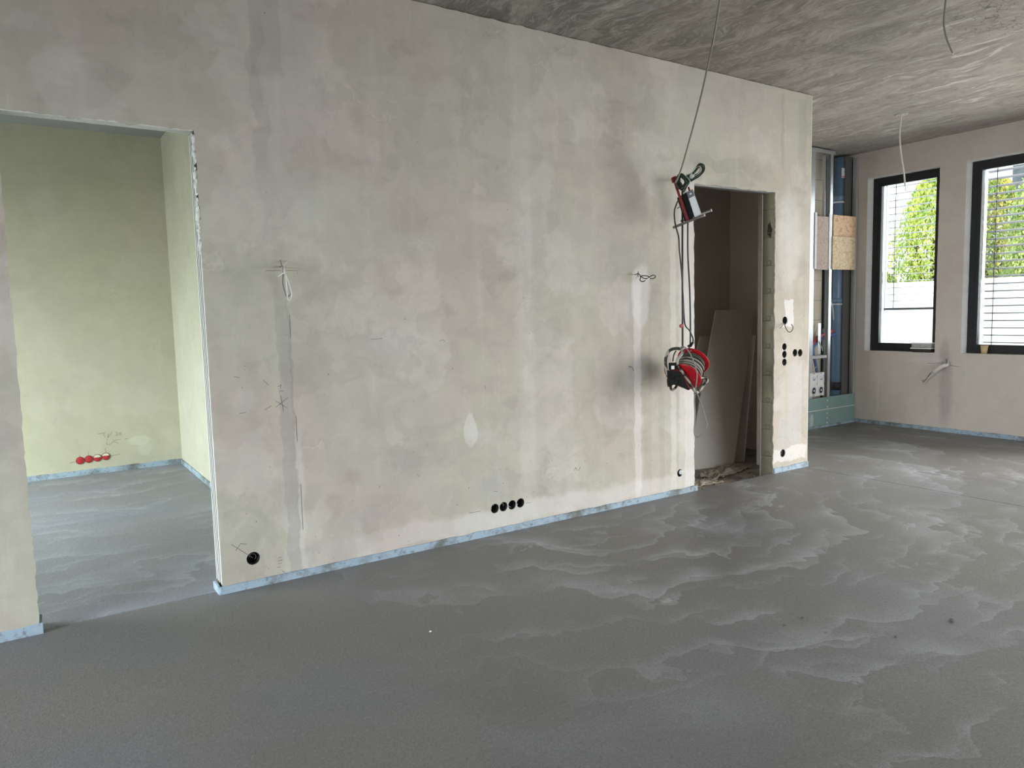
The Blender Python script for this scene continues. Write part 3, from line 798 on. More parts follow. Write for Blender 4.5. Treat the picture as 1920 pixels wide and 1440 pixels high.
lq = thing('vent_pipe', 'black insulated pipe beside the blue grey drain pipe', 'pipe', (8.86, 1.66, .1))
parts = [lathe('pipe_section', [(.04, .02), (.04, H-.04)], M_void, None, 24, Matrix.Translation((8.80, 1.66, 0)))]
for z in (2.86, 2.78, 1.62, .56): parts.append(box('clamp', (8.69, 1.50, z), (8.78, 1.53, z+.03), M_alu, None, .004))
parts.append(lathe('fitting', [(.045, .95), (.05, .96), (.05, 1.20), (.045, 1.22)], flat('grey_fitting', (.22, .21, .2), .5), None, 20, Matrix.Translation((8.77, 1.56, 0))))
under(lq, *parts)
tag(tube('loose_cable', catmull([(8.942, 1.500, 3.233), (8.954, 1.450, 3.306), (9.010, 1.420, 3.379), (9.107, 1.400, 3.432)], 8), .009, M_wire_w), 'white cable running from the pipe to the top right corner of the shaft', 'cable')
tag(tube('loose_cable', catmull([(8.470, 1.325, 1.596), (8.589, 1.360, 1.495), (8.620, 1.362, 1.333)], 8), .006, M_wire_w), 'short pale cable end in front of the blue pipe at mid height', 'cable')
tag(box('corner_angle', (8.90, YF-.02, .38), (8.925, YF-.004, 3.0), M_zinc), 'thin galvanised angle at the right side of the shaft', 'profile')

# insulated hoses
M_hose_r = flat('red_hose', (.50, .10, .11), .6); M_hose_b = flat('blue_hose', (.09, .16, .36), .6)
a = [(8.134, 1.360, 0.701), (8.132, 1.360, 0.788), (8.140, 1.360, 0.921), (8.201, 1.370, 1.037), (8.358, 1.380, 1.125), (8.622, 1.420, 1.179), (8.879, 1.450, 1.202)]
h = thing('water_hose', 'red insulated water hose curving across the shaft', 'hose', a[0]); under(h, tube('hose_sleeve', catmull(a, 8), .021, M_hose_r, None, 12), tube('hose_end', [a[0], (a[0][0], a[0][1], a[0][2]-.06)], .011, M_alu))
a = [(8.248, 1.340, 0.695), (8.217, 1.340, 0.811), (8.171, 1.340, 0.920), (8.194, 1.350, 1.012), (8.362, 1.360, 1.098), (8.611, 1.390, 1.142), (8.916, 1.420, 1.142)]
h = thing('water_hose', 'blue insulated water hose under the red one', 'hose', a[0]); under(h, tube('hose_sleeve', catmull(a, 8), .018, M_hose_b, None, 12), tube('hose_end', [a[0], (a[0][0], a[0][1], a[0][2]-.06)], .011, M_alu))
for lbw, (q1, q2, q3) in zip(('thin pale wire end standing up above the red hose', 'thin pale wire between the hoses and the cross rail', 'thin pale wire crossing in front of the hose ends below the cross rail'), (((8.267, 1.400, 1.074), (8.338, 1.420, 1.172), (8.403, 1.435, 1.257)), ((8.258, 1.320, 1.076), (8.304, 1.320, 1.007), (8.339, 1.320, 0.952)), ((8.096, 1.330, 0.686), (8.215, 1.330, 0.758), (8.291, 1.330, 0.827)))):
    tag(tube('loose_wire', catmull([q1, q2, q3], 5), .004, M_wire_w), lbw, 'wire')

# white connection block with two taps
M_plate = flat('white_plate', (.78, .78, .77), .5, var=.03)
for i, (x0, x1, lb) in enumerate(((7.985, 8.13, 'left'), (8.133, 8.275, 'right'))):
    r = thing('connection_box', 'white connection box with two round outlets, %s one of the pair below the hoses' % lb, 'box', (x0, YF-.02, .40), 'white connection boxes')
    cx = (x0+x1)/2
    ps = [box('housing', (x0, YF-.022, .405), (x1, YF-.0006, .695), M_plate, None, .005)]
    Mo = basis((cx, YF-.022, .475), (1, 0, 0), (0, 0, 1), (0, -1, 0))
    ps.append(lathe('outlet', [(.049, 0), (.051, .008), (.044, .012), (.036, .002), (.034, .001)], M_alu, None, 28, Mo))
    ps.append(lathe('outlet_bore', [(.036, 0), (.036, .004)], M_black, None, 28, Mo))
    ps.append(lathe('outlet_core', [(.014, 0), (.016, .010), (.008, .012)], M_alu, None, 18, Mo))
    Mo = basis((cx, YF-.022, .625), (1, 0, 0), (0, 0, 1), (0, -1, 0))
    ps.append(lathe('valve', [(.024, 0), (.024, .004), (.018, .005), (.015, .016), (.006, .018)], M_alu, None, 20, Mo))
    ps += [box('slot_mark', lo_, hi_, M_wire_k) for lo_, hi_ in (((cx-.02, YF-.0232, .690-.006), (cx+.02, YF-.0222, .690)), ((cx-.02, YF-.0232, .412), (cx+.02, YF-.0222, .417)), ((x1-.008, YF-.0232, .54), (x1-.003, YF-.0222, .57)), ((x1-.008, YF-.0232, .63), (x1-.003, YF-.0222, .66)))]
    under(r, *ps)
# green moisture-proof boards
def green_mat():
    t = NT('green_board', .8, .25); n = t.noise(t.co, 5, 5)
    col = t.mix(n, (.19, .29, .27), (.25, .36, .335))
    w_ = t.mr(t.noise(t.co, 2.2, 6, .6), .60, .64, 0, .5)
    return t.out(t.mix(w_, col, (.40, .47, .45)))
M_green = green_mat()
for z0, z1, lb in ((.018, .222, 'green moisture resistant board at the floor, lower of the two'), (.226, .375, 'green moisture resistant board, upper of the two, below the white boxes')):
    r = thing('green_board', lb, 'board', (8.4, YF-.013, z0), 'green boards at the foot of the shaft')
    ps = [box('board_face', (7.90, YF-.014, z0), (8.955, YF-.0005, z1), M_green)]
    if z0 < .1: ps.append(box('joint_tape', (7.9, YF-.0155, z1-.004), (8.955, YF-.0135, z1+.003), M_white))
    for zz in ([.05, .11, .17] if z0 < .1 else [.25, .33]):
        ps.append(lathe('screw_spot', [(.011, 0), (.009, .0015)], M_white, None, 12, basis((8.36, YF-.014, zz), (1, 0, 0), (0, 0, 1), (0, -1, 0))))
    if z0 < .1: ps.append(lathe('filler_patch', [(.05, 0), (.047, .001)], flat('filler', (.42, .48, .46), .9), None, 20, basis((8.04, YF-.014, .11), (.7, 0, 0), (0, 0, 1.6), (0, -1, 0))))
    under(r, *ps)
strip('baseboard_shaft', [(7.9, YF-.015), (8.955, YF-.015)], .024, -.010, 9)

# ------------------------------------------------------------------ items on the window sills
M_cup = flat('kraft_paper', (.55, .42, .24), .7, var=.06)
c0 = (9.03, -.235, ZW0+.004)
r = thing('paper_cup', 'brown paper cup on the sill of the nearer window', 'cup', c0)
under(r, lathe('cup_body', [(.028, 0), (.0385, .092), (.0365, .092), (.027, .004)], M_cup, None, 28, Matrix.Translation(c0)),
      tube('cup_rim', [(c0[0]+.039*cos(k*.3142), c0[1]+.039*sin(k*.3142), c0[2]+.092) for k in range(20)], .0022, M_cup, None, 6, True))
def pack(z, h, w_, mat, mat2, label, sd):
    c = (9.015, .435, z)
    r = thing('plaster_tub', label, 'tub', c, 'dirty tubs stacked on the sill')
    bm = bmesh.new(); bm_box(bm, (c[0]-.055, c[1]-w_, z), (c[0]+.055, c[1]+w_, z+h), .012)
    bmesh.ops.subdivide_edges(bm, edges=bm.edges[:], cuts=2, use_grid_fill=True)
    for v in bm.verts: v.co += Vector((1, 1, .4))*(.004*mnoise.noise(v.co*30+Vector((sd, 0, 0))))
    b1 = from_bm('tub_body', bm, mat)
    bm = bmesh.new(); bm_box(bm, (c[0]-.063, c[1]-w_-.008, z+h-.004), (c[0]+.063, c[1]+w_+.008, z+h+.010), .004)
    under(r, b1, from_bm('tub_lid', bm, mat2))
pack(ZW0+.004, .045, .115, flat('brown_tub', (.035, .025, .018), .6, var=.5), M_plate, 'low dark brown tub at the bottom of the stack on the farther sill', 1)
pack(ZW0+.061, .050, .115, flat('spattered_white_tub', (.40, .39, .37), .7, var=.7, scale=60), M_plate, 'spattered white tub on top of the stack on the farther sill', 2)

# taped cable bundle hanging from the pier between the windows
a = [(8.960, 0.127, 0.844), (8.900, 0.091, 0.799), (8.885, 0.137, 0.785), (8.880, 0.205, 0.733), (8.880, 0.258, 0.680), (8.885, 0.308, 0.626), (8.890, 0.359, 0.584)]
r = thing('cable_bundle', 'plaster stained cable bundle sticking out of the wall between the windows', 'cable', a[0])
pth = catmull(a, 6); n = len(pth)
rad = [.012+.014*math.exp(-((i/n-.38)/.2)**2)-.006*max(0, i/n-.6)/.4 for i in range(n)]
ps = [tube('wrapped_end', pth, rad, M_wire_w, None, 10)]
for k in range(3): ps.append(tube('strand', [Vector(q)+Vector((-.012, .008*(k-1), .006*(k-1)+.012*sin(i*.5+k))) for i, q in enumerate(pth)], .0045, M_wire_g if k else M_wire_w, None, 6))
under(r, *ps)

# ------------------------------------------------------------------ ceiling cables
def wire(pts, r_, mat, label, group=None, n=8, tip=None):
    p_ = catmull(pts, n); o = thing('hanging_wire', label, 'cable', pts[0], group)
    parts = [tube('cable_sheath', p_, r_, mat, None, 8)]
    if tip:
        e = Vector(p_[-1]); d = (e-Vector(p_[-2])).normalized()
        parts.append(tube('bare_core', [e, e+d*tip], r_*.45, M_alu, None, 6))
    return under(o, *parts)
wire([(7.531, -0.043, 3.417), (7.500, -0.049, 3.197), (7.500, -0.070, 2.999), (7.500, -0.102, 2.820), (7.500, -0.116, 2.692)], .0085, M_wire_w, 'pale cable end hanging from the ceiling in front of the farther window', tip=.05)
tag(lathe('plaster_ring', [(.07, 0), (.05, -.004)], flat('ring_smear', (.42, .40, .36), .9, var=.3), None, 24, Matrix.Translation((7.55, -.031, H+.0005))), 'smeared plaster around the cable outlet of the ceiling', 'patch')
wire([(4.784, -1.813, 3.417), (4.818, -1.780, 3.234), (4.843, -1.780, 3.145), (4.892, -1.780, 3.090), (4.934, -1.780, 3.053)], .0055, M_wire_g, 'dark cable end hanging from the ceiling at the top right', tip=.015)

# ------------------------------------------------------------------ cable loops on the wall
r = thing('cable_loop', 'white cable tied in a long loop on the left part of the long wall', 'cable', (1.24, -.01, 1.79))
ps = []
q = lambda *p_: [Vector(v) for v in p_]
ps.append(tube('cable_sheath', catmull([(1.235, 0.000, 1.799), (1.220, -0.100, 1.783), (1.216, -0.120, 1.756), (1.223, -0.120, 1.738), (1.225, -0.120, 1.660), (1.226, -0.120, 1.622), (1.234, -0.120, 1.606), (1.248, -0.120, 1.628), (1.246, -0.120, 1.666), (1.221, -0.120, 1.753)], 6), .0038, M_wire_w, None, 7))
ps.append(tube('cable_sheath', catmull([(1.232, 0.000, 1.796), (1.218, -0.090, 1.792), (1.215, -0.100, 1.751), (1.213, -0.090, 1.705), (1.222, -0.090, 1.658), (1.232, -0.090, 1.629), (1.251, -0.100, 1.646), (1.244, -0.100, 1.690), (1.224, -0.100, 1.757)], 6), .0038, M_wire_g, None, 7))
ps.append(tube('tie', catmull([(1.194, -0.080, 1.738), (1.198, -0.130, 1.749), (1.217, -0.135, 1.758)], 5), .003, M_white, None, 6))
ps.append(tube('cable_sheath', catmull([(1.231, -0.010, 1.833), (1.227, -0.040, 1.802), (1.226, -0.060, 1.783)], 4), .003, M_wire_g, None, 6))
ps.append(tube('cable_sheath', catmull([(1.267, -0.010, 1.828), (1.236, -0.060, 1.806), (1.220, -0.090, 1.784)], 4), .003, M_wire_w, None, 6))
under(r, *ps)
r = thing('cable_loop', 'dark bare wire twisted into a small eight on the long wall left of the lamp', 'cable', (3.95, -.01, 1.76))
ps = [tube('cable_sheath', catmull([(3.929, 0.000, 1.781), (3.862, -0.100, 1.782), (3.855, -0.130, 1.757), (3.840, -0.140, 1.732), (3.852, -0.150, 1.720), (3.875, -0.160, 1.728), (3.903, -0.170, 1.751), (3.932, -0.180, 1.766), (3.959, -0.180, 1.759), (3.942, -0.180, 1.743), (3.914, -0.170, 1.743), (3.902, -0.160, 1.759), (3.868, -0.150, 1.763), (3.851, -0.140, 1.760), (3.883, -0.140, 1.744), (3.917, -0.150, 1.744)], 6), .0036, M_wire_k, None, 7),
      tube('bare_core', [(3.870, -0.165, 1.727), (3.901, -0.178, 1.745)], .004, M_white, None, 6),
      tube('cable_sheath', catmull([(3.872, -0.090, 1.799), (3.857, -0.100, 1.774), (3.871, -0.090, 1.759)], 4), .003, M_wire_k, None, 6)]
under(r, *ps)
r = thing('cable_loop', 'dark wire hook coming out of the topmost socket hole beside the right doorway', 'cable', (5.75, -.01, 1.35))
under(r, tube('cable_sheath', catmull([(5.768, 0.020, 1.363), (5.721, -0.020, 1.359), (5.681, -0.060, 1.326), (5.679, -0.090, 1.289), (5.710, -0.100, 1.292), (5.733, -0.100, 1.325), (5.709, -0.100, 1.354)], 6), .0035, M_wire_k, None, 7),
      tube('bare_core', catmull([(5.713, -0.020, 1.359), (5.669, -0.030, 1.336), (5.632, -0.035, 1.318)], 4), .0025, M_wire_g, None, 6))
tag(tube('wire_stub', catmull([(3.850, 0.000, 1.083), (3.853, -0.020, 1.080), (3.860, -0.030, 1.072), (3.871, -0.030, 1.050)], 4), .004, M_wire_g), 'short grey wire stub on the long wall left of the cable reel', 'wire')
tag(tube('nail', [(4.359, 0.030, 2.523), (4.168, -0.160, 2.477)], .0028, M_wire_k), 'thin dark nail in the wall behind the hanging lamp', 'nail')

# ------------------------------------------------------------------ flush socket boxes
def cup_prof(r): return [(r, .0), (r, -.044), (r-.003, -.046), (r-.003, -.0465)]
def socket_box(x_, z_, r_, label, group, sd, wires=1):
    Mo = basis((x_, .004, z_), (1, 0, 0), (0, 0, 1), (0, -1, 0))
    o = thing('socket_box', label, 'socket box', (x_, .004, z_), group)
    bm = bmesh.new(); seg = 28; rings = []
    for (rr, zz) in ((r_, 0), (r_, -.046), (r_*.02, -.0465), (r_*.02, -.044), (r_-.002, -.043), (r_-.002, 0)):
        rings.append([bm.verts.new(Mo @ Vector((rr*cos(2*pi*k/seg), rr*sin(2*pi*k/seg), zz))) for k in range(seg)])
    for A, B in zip(rings, rings[1:]+rings[:1]):
        for k in range(seg):
            f = bm.faces.new((A[k], A[(k+1) % seg], B[(k+1) % seg], B[k])); f.smooth = True
    bmesh.ops.recalc_face_normals(bm, faces=bm.faces)
    ps = [from_bm('box_shell', bm, M_black)]
    rnd = random.Random(sd)
    for w_ in range(wires):
        a0 = rnd.uniform(0, 6.28); rr = r_*.62
        pts = [Mo @ Vector((rr*cos(a0+k*.5), rr*sin(a0+k*.5), -.03+.006*k*.5)) for k in range(6)]
        ps.append(tube('wire_end', catmull(pts, 4), .0022, rnd.choice((M_wire_w, M_wire_g)), None, 6))
    return under(o, *ps)
LB = ['single black socket box low on the long wall beside the left doorway',
      'leftmost black socket box of the row of four low on the long wall', 'second black socket box from the left in the row of four on the long wall',
      'third black socket box from the left in the row of four, pale wire inside', 'rightmost black socket box of the row of four low on the long wall',
      'single socket box low on the long wall just left of the right doorway', 'single black socket box low on the pier beside the right doorway',
      'topmost socket box on the pier, set in a white plaster patch', 'upper of three stacked socket boxes on the pier beside the right doorway',
      'middle of three stacked socket boxes on the pier beside the right doorway', 'lowest of three stacked socket boxes on the pier beside the right doorway',
      'left of two side by side socket boxes at the edge of the pier', 'right of two side by side socket boxes at the edge of the pier']
GR = [None]+['socket boxes in a row of four']*4+[None, None, None]+['socket boxes stacked on the pier']*3+['pair of socket boxes on the pier']*2
for i, (a_, b_, r_) in enumerate(HOLES): socket_box(a_, b_, r_-.002, LB[i], GR[i], i, 2 if i in (0, 3) else 1)
# white plastic crescent in the half open box by the right doorway
tag(lathe('white_disc', [(.019, 0), (.017, .002)], M_white, None, 24, basis((4.417, .003, .178), Vector((.8, -.6, 0)), (0, 0, 1), Vector((-.6, -.8, 0)))), 'white lid hanging askew in the socket hole at the left jamb of the right doorway', 'lid')

for i, (x_, z_, lb, kk) in enumerate(((.390, .150, 'leftmost red socket cover of four on the side room wall', 0), (.466, .155, 'second red socket cover from the left on the side room wall', 0),
                                  (.541, .158, 'third red socket cover from the left, upper half plastered over', 1), (.617, .164, 'rightmost red socket cover of four, partly plastered over', 1))):
    Mo = basis((x_, YB, z_), (1, 0, 0), (0, 0, 1), (0, -1, 0))
    o = thing('socket_cover', lb, 'socket cover', (x_, YB, z_), 'red socket covers in the side room')
    ps = [lathe('cover_disc', [(.036, .0), (.036, .004), (.033, .006), (.008, .0055)], M_redcap, None, 28, Mo)]
    ps.append(tube('cover_rim', [Mo @ Vector((.035*cos(k*.2618), .035*sin(k*.2618), .005)) for k in range(24)], .0025, M_redarm, None, 6, True))
    if kk:
        bm = bmesh.new(); prev = None
        for k in range(13):
            a_ = pi*(.92-.84*k/12); xx = .033*cos(a_); yt = .033*sin(a_); yb = min(yt-.001, .007+.006*mnoise.noise(Vector((k*1.7, i, 0))))
            row = [bm.verts.new(Mo @ Vector((xx, y_, z2))) for y_, z2 in ((yb, .004), (yb, .0095), (yt, .0095), (yt, .004))]
            if prev:
                for q_ in range(3): bm.faces.new((prev[q_], prev[q_+1], row[q_+1], row[q_]))
            prev = row
        bmesh.ops.recalc_face_normals(bm, faces=bm.faces)
        ps.append(from_bm('plaster_smear', bm, flat('side_room_smear', (.60, .58, .45), .9)))
    under(o, *ps)

# ------------------------------------------------------------------ pencil marks on the walls
def scribble(parent, strokes, mat=None, w_=.0022, axis='y', off=0., name='pencil_mark'):
    bm = bmesh.new()
    for st in strokes:
        for (a0, b0), (a1, b1) in zip(st, st[1:]):
            A = Vector((a0, 0, b0)); B = Vector((a1, 0, b1)); d = (B-A)
            if d.length < 1e-6: continue
            d.normalize(); n_ = Vector((-d.z, 0, d.x))*w_/2
            vs = []
            for yy in (off-.0006, off+.001):
                for c in (A-n_, A+n_, B+n_, B-n_): vs.append(bm.verts.new((c.x, yy, c.z) if axis == 'y' else (yy, c.x, c.z)))
            bm.faces.new(vs[:4]); bm.faces.new(vs[4:][::-1])
            for k in range(4): bm.faces.new((vs[k], vs[(k+1) % 4], vs[4+(k+1) % 4], vs[4+k]))
    bmesh.ops.recalc_face_normals(bm, faces=bm.faces)
    return from_bm(name, bm, mat or M_pencil, parent)
M_pen_soft = flat('faint_pencil', (.20, .19, .15), .9)
sx, sz = 1/(12*204.), 0   # writing of the side room wall, metres
TVs = [[(.56, .400), (.635, .408)], [(.608, .406), (.627, .357)], [(.655, .392), (.646, .350)], [(.646, .350), (.690, .402)],
       [(.720, .392), (.735, .398), (.742, .388), (.728, .372), (.722, .366), (.745, .368)], [(.755, .388), (.765, .392), (.772, .380), (.765, .366), (.754, .368), (.755, .388)],
       [(.637, .340), (.645, .326)], [(.636, .312), (.632, .286), (.652, .276)], [(.655, .276), (.695, .306)], [(.695, .306), (.745, .285)],
       [(.690, .318), (.765, .322)], [(.80, .322), (.83, .322)], [(.300, .138), (.352, .143)], [(.665, .164), (.745, .170)], [(.39, .205), (.39, .188)], [(.466, .225), (.466, .195)], [(.618, .25), (.618, .205)]]
scribble(bw, TVs, M_pen_soft, .004, 'y', YB)
MM = [[(1.165, 1.010), (1.235, 1.060)], [(1.165, 1.045), (1.228, 1.000)], [(1.196, 1.075), (1.205, .985)], [(1.10, 1.00), (1.14, 1.02)],
      [(.965, .995), (1.0, .995)], [(1.18, 1.125), (1.20, 1.135), (1.195, 1.115)], [(1.19, 1.10), (1.215, 1.10)], [(1.10, 1.17), (1.13, 1.14)],
      [(1.15, 1.775), (1.235, 1.778)], [(1.262, 1.778), (1.33, 1.776)], [(1.325, 1.76), (1.328, 1.768)], [(1.268, 1.53), (1.268, 1.40)], [(1.275, .95), (1.275, .80)], [(1.282, .55), (1.282, .28)],
      [(.88, .27), (.99, .17)], [(.90, .23), (.93, .265), (.96, .255)], [(1.125, .085), (1.14, .086)], [(1.128, .105), (1.15, .106)], [(1.127, .122), (1.155, .124)], [(1.15, .06), (1.165, .045)], [(1.13, .14), (1.15, .14)],
      [(2.40, .185), (2.49, .182)], [(2.60, .300), (2.63, .296)], [(2.865, .176), (2.91, .172)], [(2.03, .50), (2.045, .485)], [(1.75, 1.37), (1.83, 1.375)],
      [(2.22, 1.345), (2.25, 1.35), (2.26, 1.335)], [(2.55, 1.03), (2.56, 1.01)], [(.945, 1.20), (.975, 1.19)]]
scribble(w, MM, M_pencil, .0022, 'y', 0.)
scribble(w, [[(3.30, .345), (3.315, .37), (3.33, .345)], [(3.34, .34), (3.36, .37)], [(3.95, 1.78), (3.93, 1.75)]], M_pencil, .003, 'y', 0.)
for dz in ((.985, .905),):
    scribble(ww, [[(.35, .80), (.20, .812)], [(.10, .79), (.0, .776)], [(.18, .83), (.17, .79)]], M_pencil, .004, 'x', XW)
# small flakes on the wall skin
bm = bmesh.new(); rnd = random.Random(9)
for k in range(150):
    x_ = rnd.choice((rnd.uniform(.95, 4.4), rnd.uniform(5.66, 6.05), rnd.uniform(.95, 4.4))); z_ = rnd.uniform(.05, 3.35) if k % 2 else rnd.uniform(.05, .5)
    s_ = rnd.uniform(.001, .0034)
    vs = bmesh.ops.create_icosphere(bm, subdivisions=1, radius=1.)['verts']
    for v in vs: v.co = Vector((x_+v.co.x*s_, -.0002+v.co.y*.0012, z_+v.co.z*s_*rnd.uniform(.8, 1.4)))
from_bm('dirt_specks', bm, M_pencil, w)
# debris on the screed
for (x_, y_, s_, lb) in ((3.574, -2.519, .013, 'small dark pebble on the screed at the right'), (3.048, -2.08, .007, 'tiny dark grit crumb on the screed near the middle right'), (2.909, -2.081, .006, 'tiny dark crumb on the screed left of the grit'),
                         (3.199, -2.456, .007, 'tiny dark grain on the screed in the foreground'), (1.52, -1.13, .006, 'tiny pale chip on the screed below the long wall')):
    bm = bmesh.new(); bmesh.ops.create_icosphere(bm, subdivisions=2, radius=1.)
    for v in bm.verts:
        n_ = 1+.4*mnoise.noise(v.co*2+Vector((x_*9, 0, 0))); v.co = Vector((x_+v.co.x*s_*n_, y_+v.co.y*s_*n_*.8, s_*.45+v.co.z*s_*.55*n_))
    tag(from_bm('pebble', bm, M_pencil if 'pale' not in lb else M_white), lb, 'pebble', 'grit on the screed')

# ------------------------------------------------------------------ hanging work lamp
GAL = flat('painted_grey_tube', (.13, .115, .10), .5)
LO = Vector((4.231, -0.250, 2.285))
VL = (LO-Vector((0, -4.1766, 1.5))).normalized()   # depth runs along the line of sight to the doorway
K = 1/244.                                     # metres per picture unit around the lamp: a lamp head about 16 cm tall
def L(u, v, w_=0.): return LO + RGT*((u-1290)*K) - UPV*((v-385)*K) + VL*w_
lamp = thing('work_lamp', 'hanging floodlight with red bracket and grey tube stand beside the right doorway', 'lamp', LO)
def slab(name, quad, depth, mat, w0=0., bev=.0):
    bm = bmesh.new(); A = [bm.verts.new(L(u, v, w0)) for u, v in quad]; B = [bm.verts.new(L(u, v, w0)+depth) for u, v in quad]
    bm.faces.new(A); bm.faces.new(B[::-1])
    for k in range(4): bm.faces.new((A[k], A[(k+1) % 4], B[(k+1) % 4], B[k]))
    bmesh.ops.recalc_face_normals(bm, faces=bm.faces)
    if bev: bmesh.ops.bevel(bm, geom=bm.edges[:], offset=bev, segments=2, affect='EDGES')
    return from_bm(name, bm, mat)
back = FWD*.09 - RGT*.02
ps = [slab('bracket', [(1261, 334), (1264.8, 332.5), (1292, 411), (1287, 413)], FWD*.004, M_redarm, -.02),
      slab('bracket_tab', [(1260.5, 334), (1268, 330.5), (1269, 339), (1263, 343)], FWD*.03, M_redarm, -.02),
      slab('bracket', [(1289, 351), (1292, 350), (1297, 362), (1293.5, 364)], FWD*.004, M_redarm, .06),
      slab('lamp_housing', [(1279.5, 366), (1287.5, 361), (1303, 408), (1294.5, 412)], back, M_black, -.005, .002),
      slab('lamp_housing_fin', [(1282, 371), (1279, 376), (1282, 386), (1287, 386)], FWD*.05, M_black, .0, .001),
      slab('lamp_face', [(1287.2, 360.5), (1299, 355.3), (1315, 400.5), (1303.2, 407.8)], back*.8, M_alu, -.006, .0015),
      slab('reflector_panel', [(1291.6, 373), (1301.8, 367.5), (1312.5, 400), (1302.2, 407)], FWD*-.003, M_white, -.0062),
      slab('end_plate', [(1287.4, 360.7), (1298.4, 355.6), (1301.6, 367.1), (1291.4, 372.6)], FWD*-.003, flat('grey_plate', (.16, .16, .17), .5), -.0062),
      slab('maker_plate', [(1292, 363.6), (1296, 362), (1297, 364.6), (1293.2, 366.2)], FWD*-.0045, M_white, -.0062),
      tube('locking_bolt', [L(1271, 390.5, -.03), L(1283.5, 381, .01)], .0035, M_redarm),
      tube('stand_tube', [L(1263, 425.5, -.05), L(1313, 405.3, -.03), L(1319, 403, -.03)], .0095, GAL, None, 14),
      tube('stand_tube', [L(1277, 414.5, .10), L(1333, 394.5, .14)], .0085, GAL, None, 14),
      tube('tube_cap', [L(1318.8, 403.1, -.03), L(1320.5, 402.5, -.03)], .0105, M_white, None, 14),
      tube('tube_cap', [L(1332.6, 394.6, .14), L(1334.4, 394, .14)], .0105, M_white, None, 14),
      tube('stand_rod', [L(1316, 401, .12), L(1300, 407, -.02)], .005, GAL, None, 10)]
under(lamp, *ps)
# cable bundle tied on top of the lamp
cb = thing('cable_coil', 'knotted green and white cable coil tied on top of the hanging lamp', 'cable', L(1279, 345))
M_green_w = flat('green_cable_sheath', (.022, .05, .028), .5); M_pale_w = flat('pale_green_cable_sheath', (.55, .60, .50), .45)
ps = []; rnd = random.Random(21)
for k in range(20):                              # hank hanging down
    a0 = rnd.uniform(-4.5, 4.5); d_ = rnd.uniform(-.035, .035)
    loop = [(1276+a0*.5, 328), (1271+a0, 339), (1275+a0*1.5, 352), (1279+a0, 357+a0), (1284+a0, 351), (1289+a0, 341), (1280+a0, 331)]
    ps.append(tube('cable_turn', catmull([L(u, v, d_+.02*sin(i*1.7+k)) for i, (u, v) in enumerate(loop)], 6, True), .0052, (M_green_w, M_pale_w, M_wire_k, M_green_w)[k % 4], None, 7, True))
for k in range(9):                               # loop thrown out to the right
    a0 = rnd.uniform(-1.5, 1.5); s_ = 1-.065*k; d_ = rnd.uniform(-.02, .02)
    cxx, cyy = 1308, 322
    loop = [(1282, 333), (1292, 329), (1303, 317), (1310, 308.5), (1318, 311), (1318.5, 321), (1310, 331), (1300, 337), (1292, 341), (1286, 337)]
    loop = [(cxx+(u-cxx)*s_+a0, cyy+(v-cyy)*s_+a0*.6) for u, v in loop]
    ps.append(tube('cable_turn', catmull([L(u, v, d_+.012*sin(i+k)) for i, (u, v) in enumerate(loop)], 6, True), .0048, (M_wire_k, M_pale_w, M_green_w)[k % 3], None, 7, True))
ps.append(tube('tape_wrap', [L(1294, 329, -.012), L(1300, 334, -.012)], .016, M_pale_w, None, 12))
under(cb, *ps)
# the wire it all hangs from
wr = [(3.163, -1.500, 3.245), (3.496, -1.180, 3.282), (3.774, -0.900, 3.245), (3.964, -0.680, 3.144), (4.104, -0.480, 2.969), (4.152, -0.340, 2.738), (4.137, -0.270, 2.536), (4.081, -0.265, 2.436)]
tip_ = Vector(wr[0]); up_ = tip_+(tip_-Vector(wr[1])).normalized()*max(.02, (H-tip_.z)/max(.2, (tip_-Vector(wr[1])).normalized().z))
tag(tube('suspension_cable', catmull([tuple(up_)]+wr, 8), .0066, M_wire_g), 'long grey cable slung from the ceiling down to the hanging lamp', 'cable')

# ------------------------------------------------------------------ cable reel
RO = Vector((4.251, -0.240, 1.058))
def Rr(u, v, w_=0.): return RO + RGT*((u-1292)*K) - UPV*((v-690)*K) + VL*w_
ax = (FWD*.58 + RGT*.47 + UPV*.66).normalized()       # drum axis, pointing away from the viewer
e1 = (RGT - ax*RGT.dot(ax)).normalized(); e2 = ax.cross(e1)
reel = thing('cable_reel', 'red cable reel with grey steel frame hanging on the wall at the right doorway', 'cable reel', RO)
def RM(off): return basis(RO-UPV*.008+ax*off, e1, e2, ax)
FR = NT('battered_grey_frame', .6, .25)
FR = FR.out(FR.mix(FR.mr(FR.noise(FR.co, 22, 4), .46, .54), (.035, .032, .026), (.36, .34, .29)))
M_redsp = NT('scratched_red_steel', .35)
M_redsp = M_redsp.out(M_redsp.mix(M_redsp.mr(M_redsp.noise(M_redsp.co, 40, 4), .68, .72), (.38, .008, .014), (.6, .5, .48)))
ps = []
for off in (-.098, .090):
    ps.append(lathe('drum_flange', [(.02, 0), (.120, 0), (.126, .005), (.127, .009), (.119, .004), (.02, .004)], M_redsp, None, 48, RM(off)))
ps.append(lathe('drum_core', [(.06, -.094), (.06, .09)], M_redsp, None, 32, RM(0)))
bm = bmesh.new(); rnd = random.Random(5)
M_cbl = [M_wire_k, flat('grey_green_cable', (.075, .08, .06), .5), flat('dusty_cable', (.26, .245, .20), .6)]
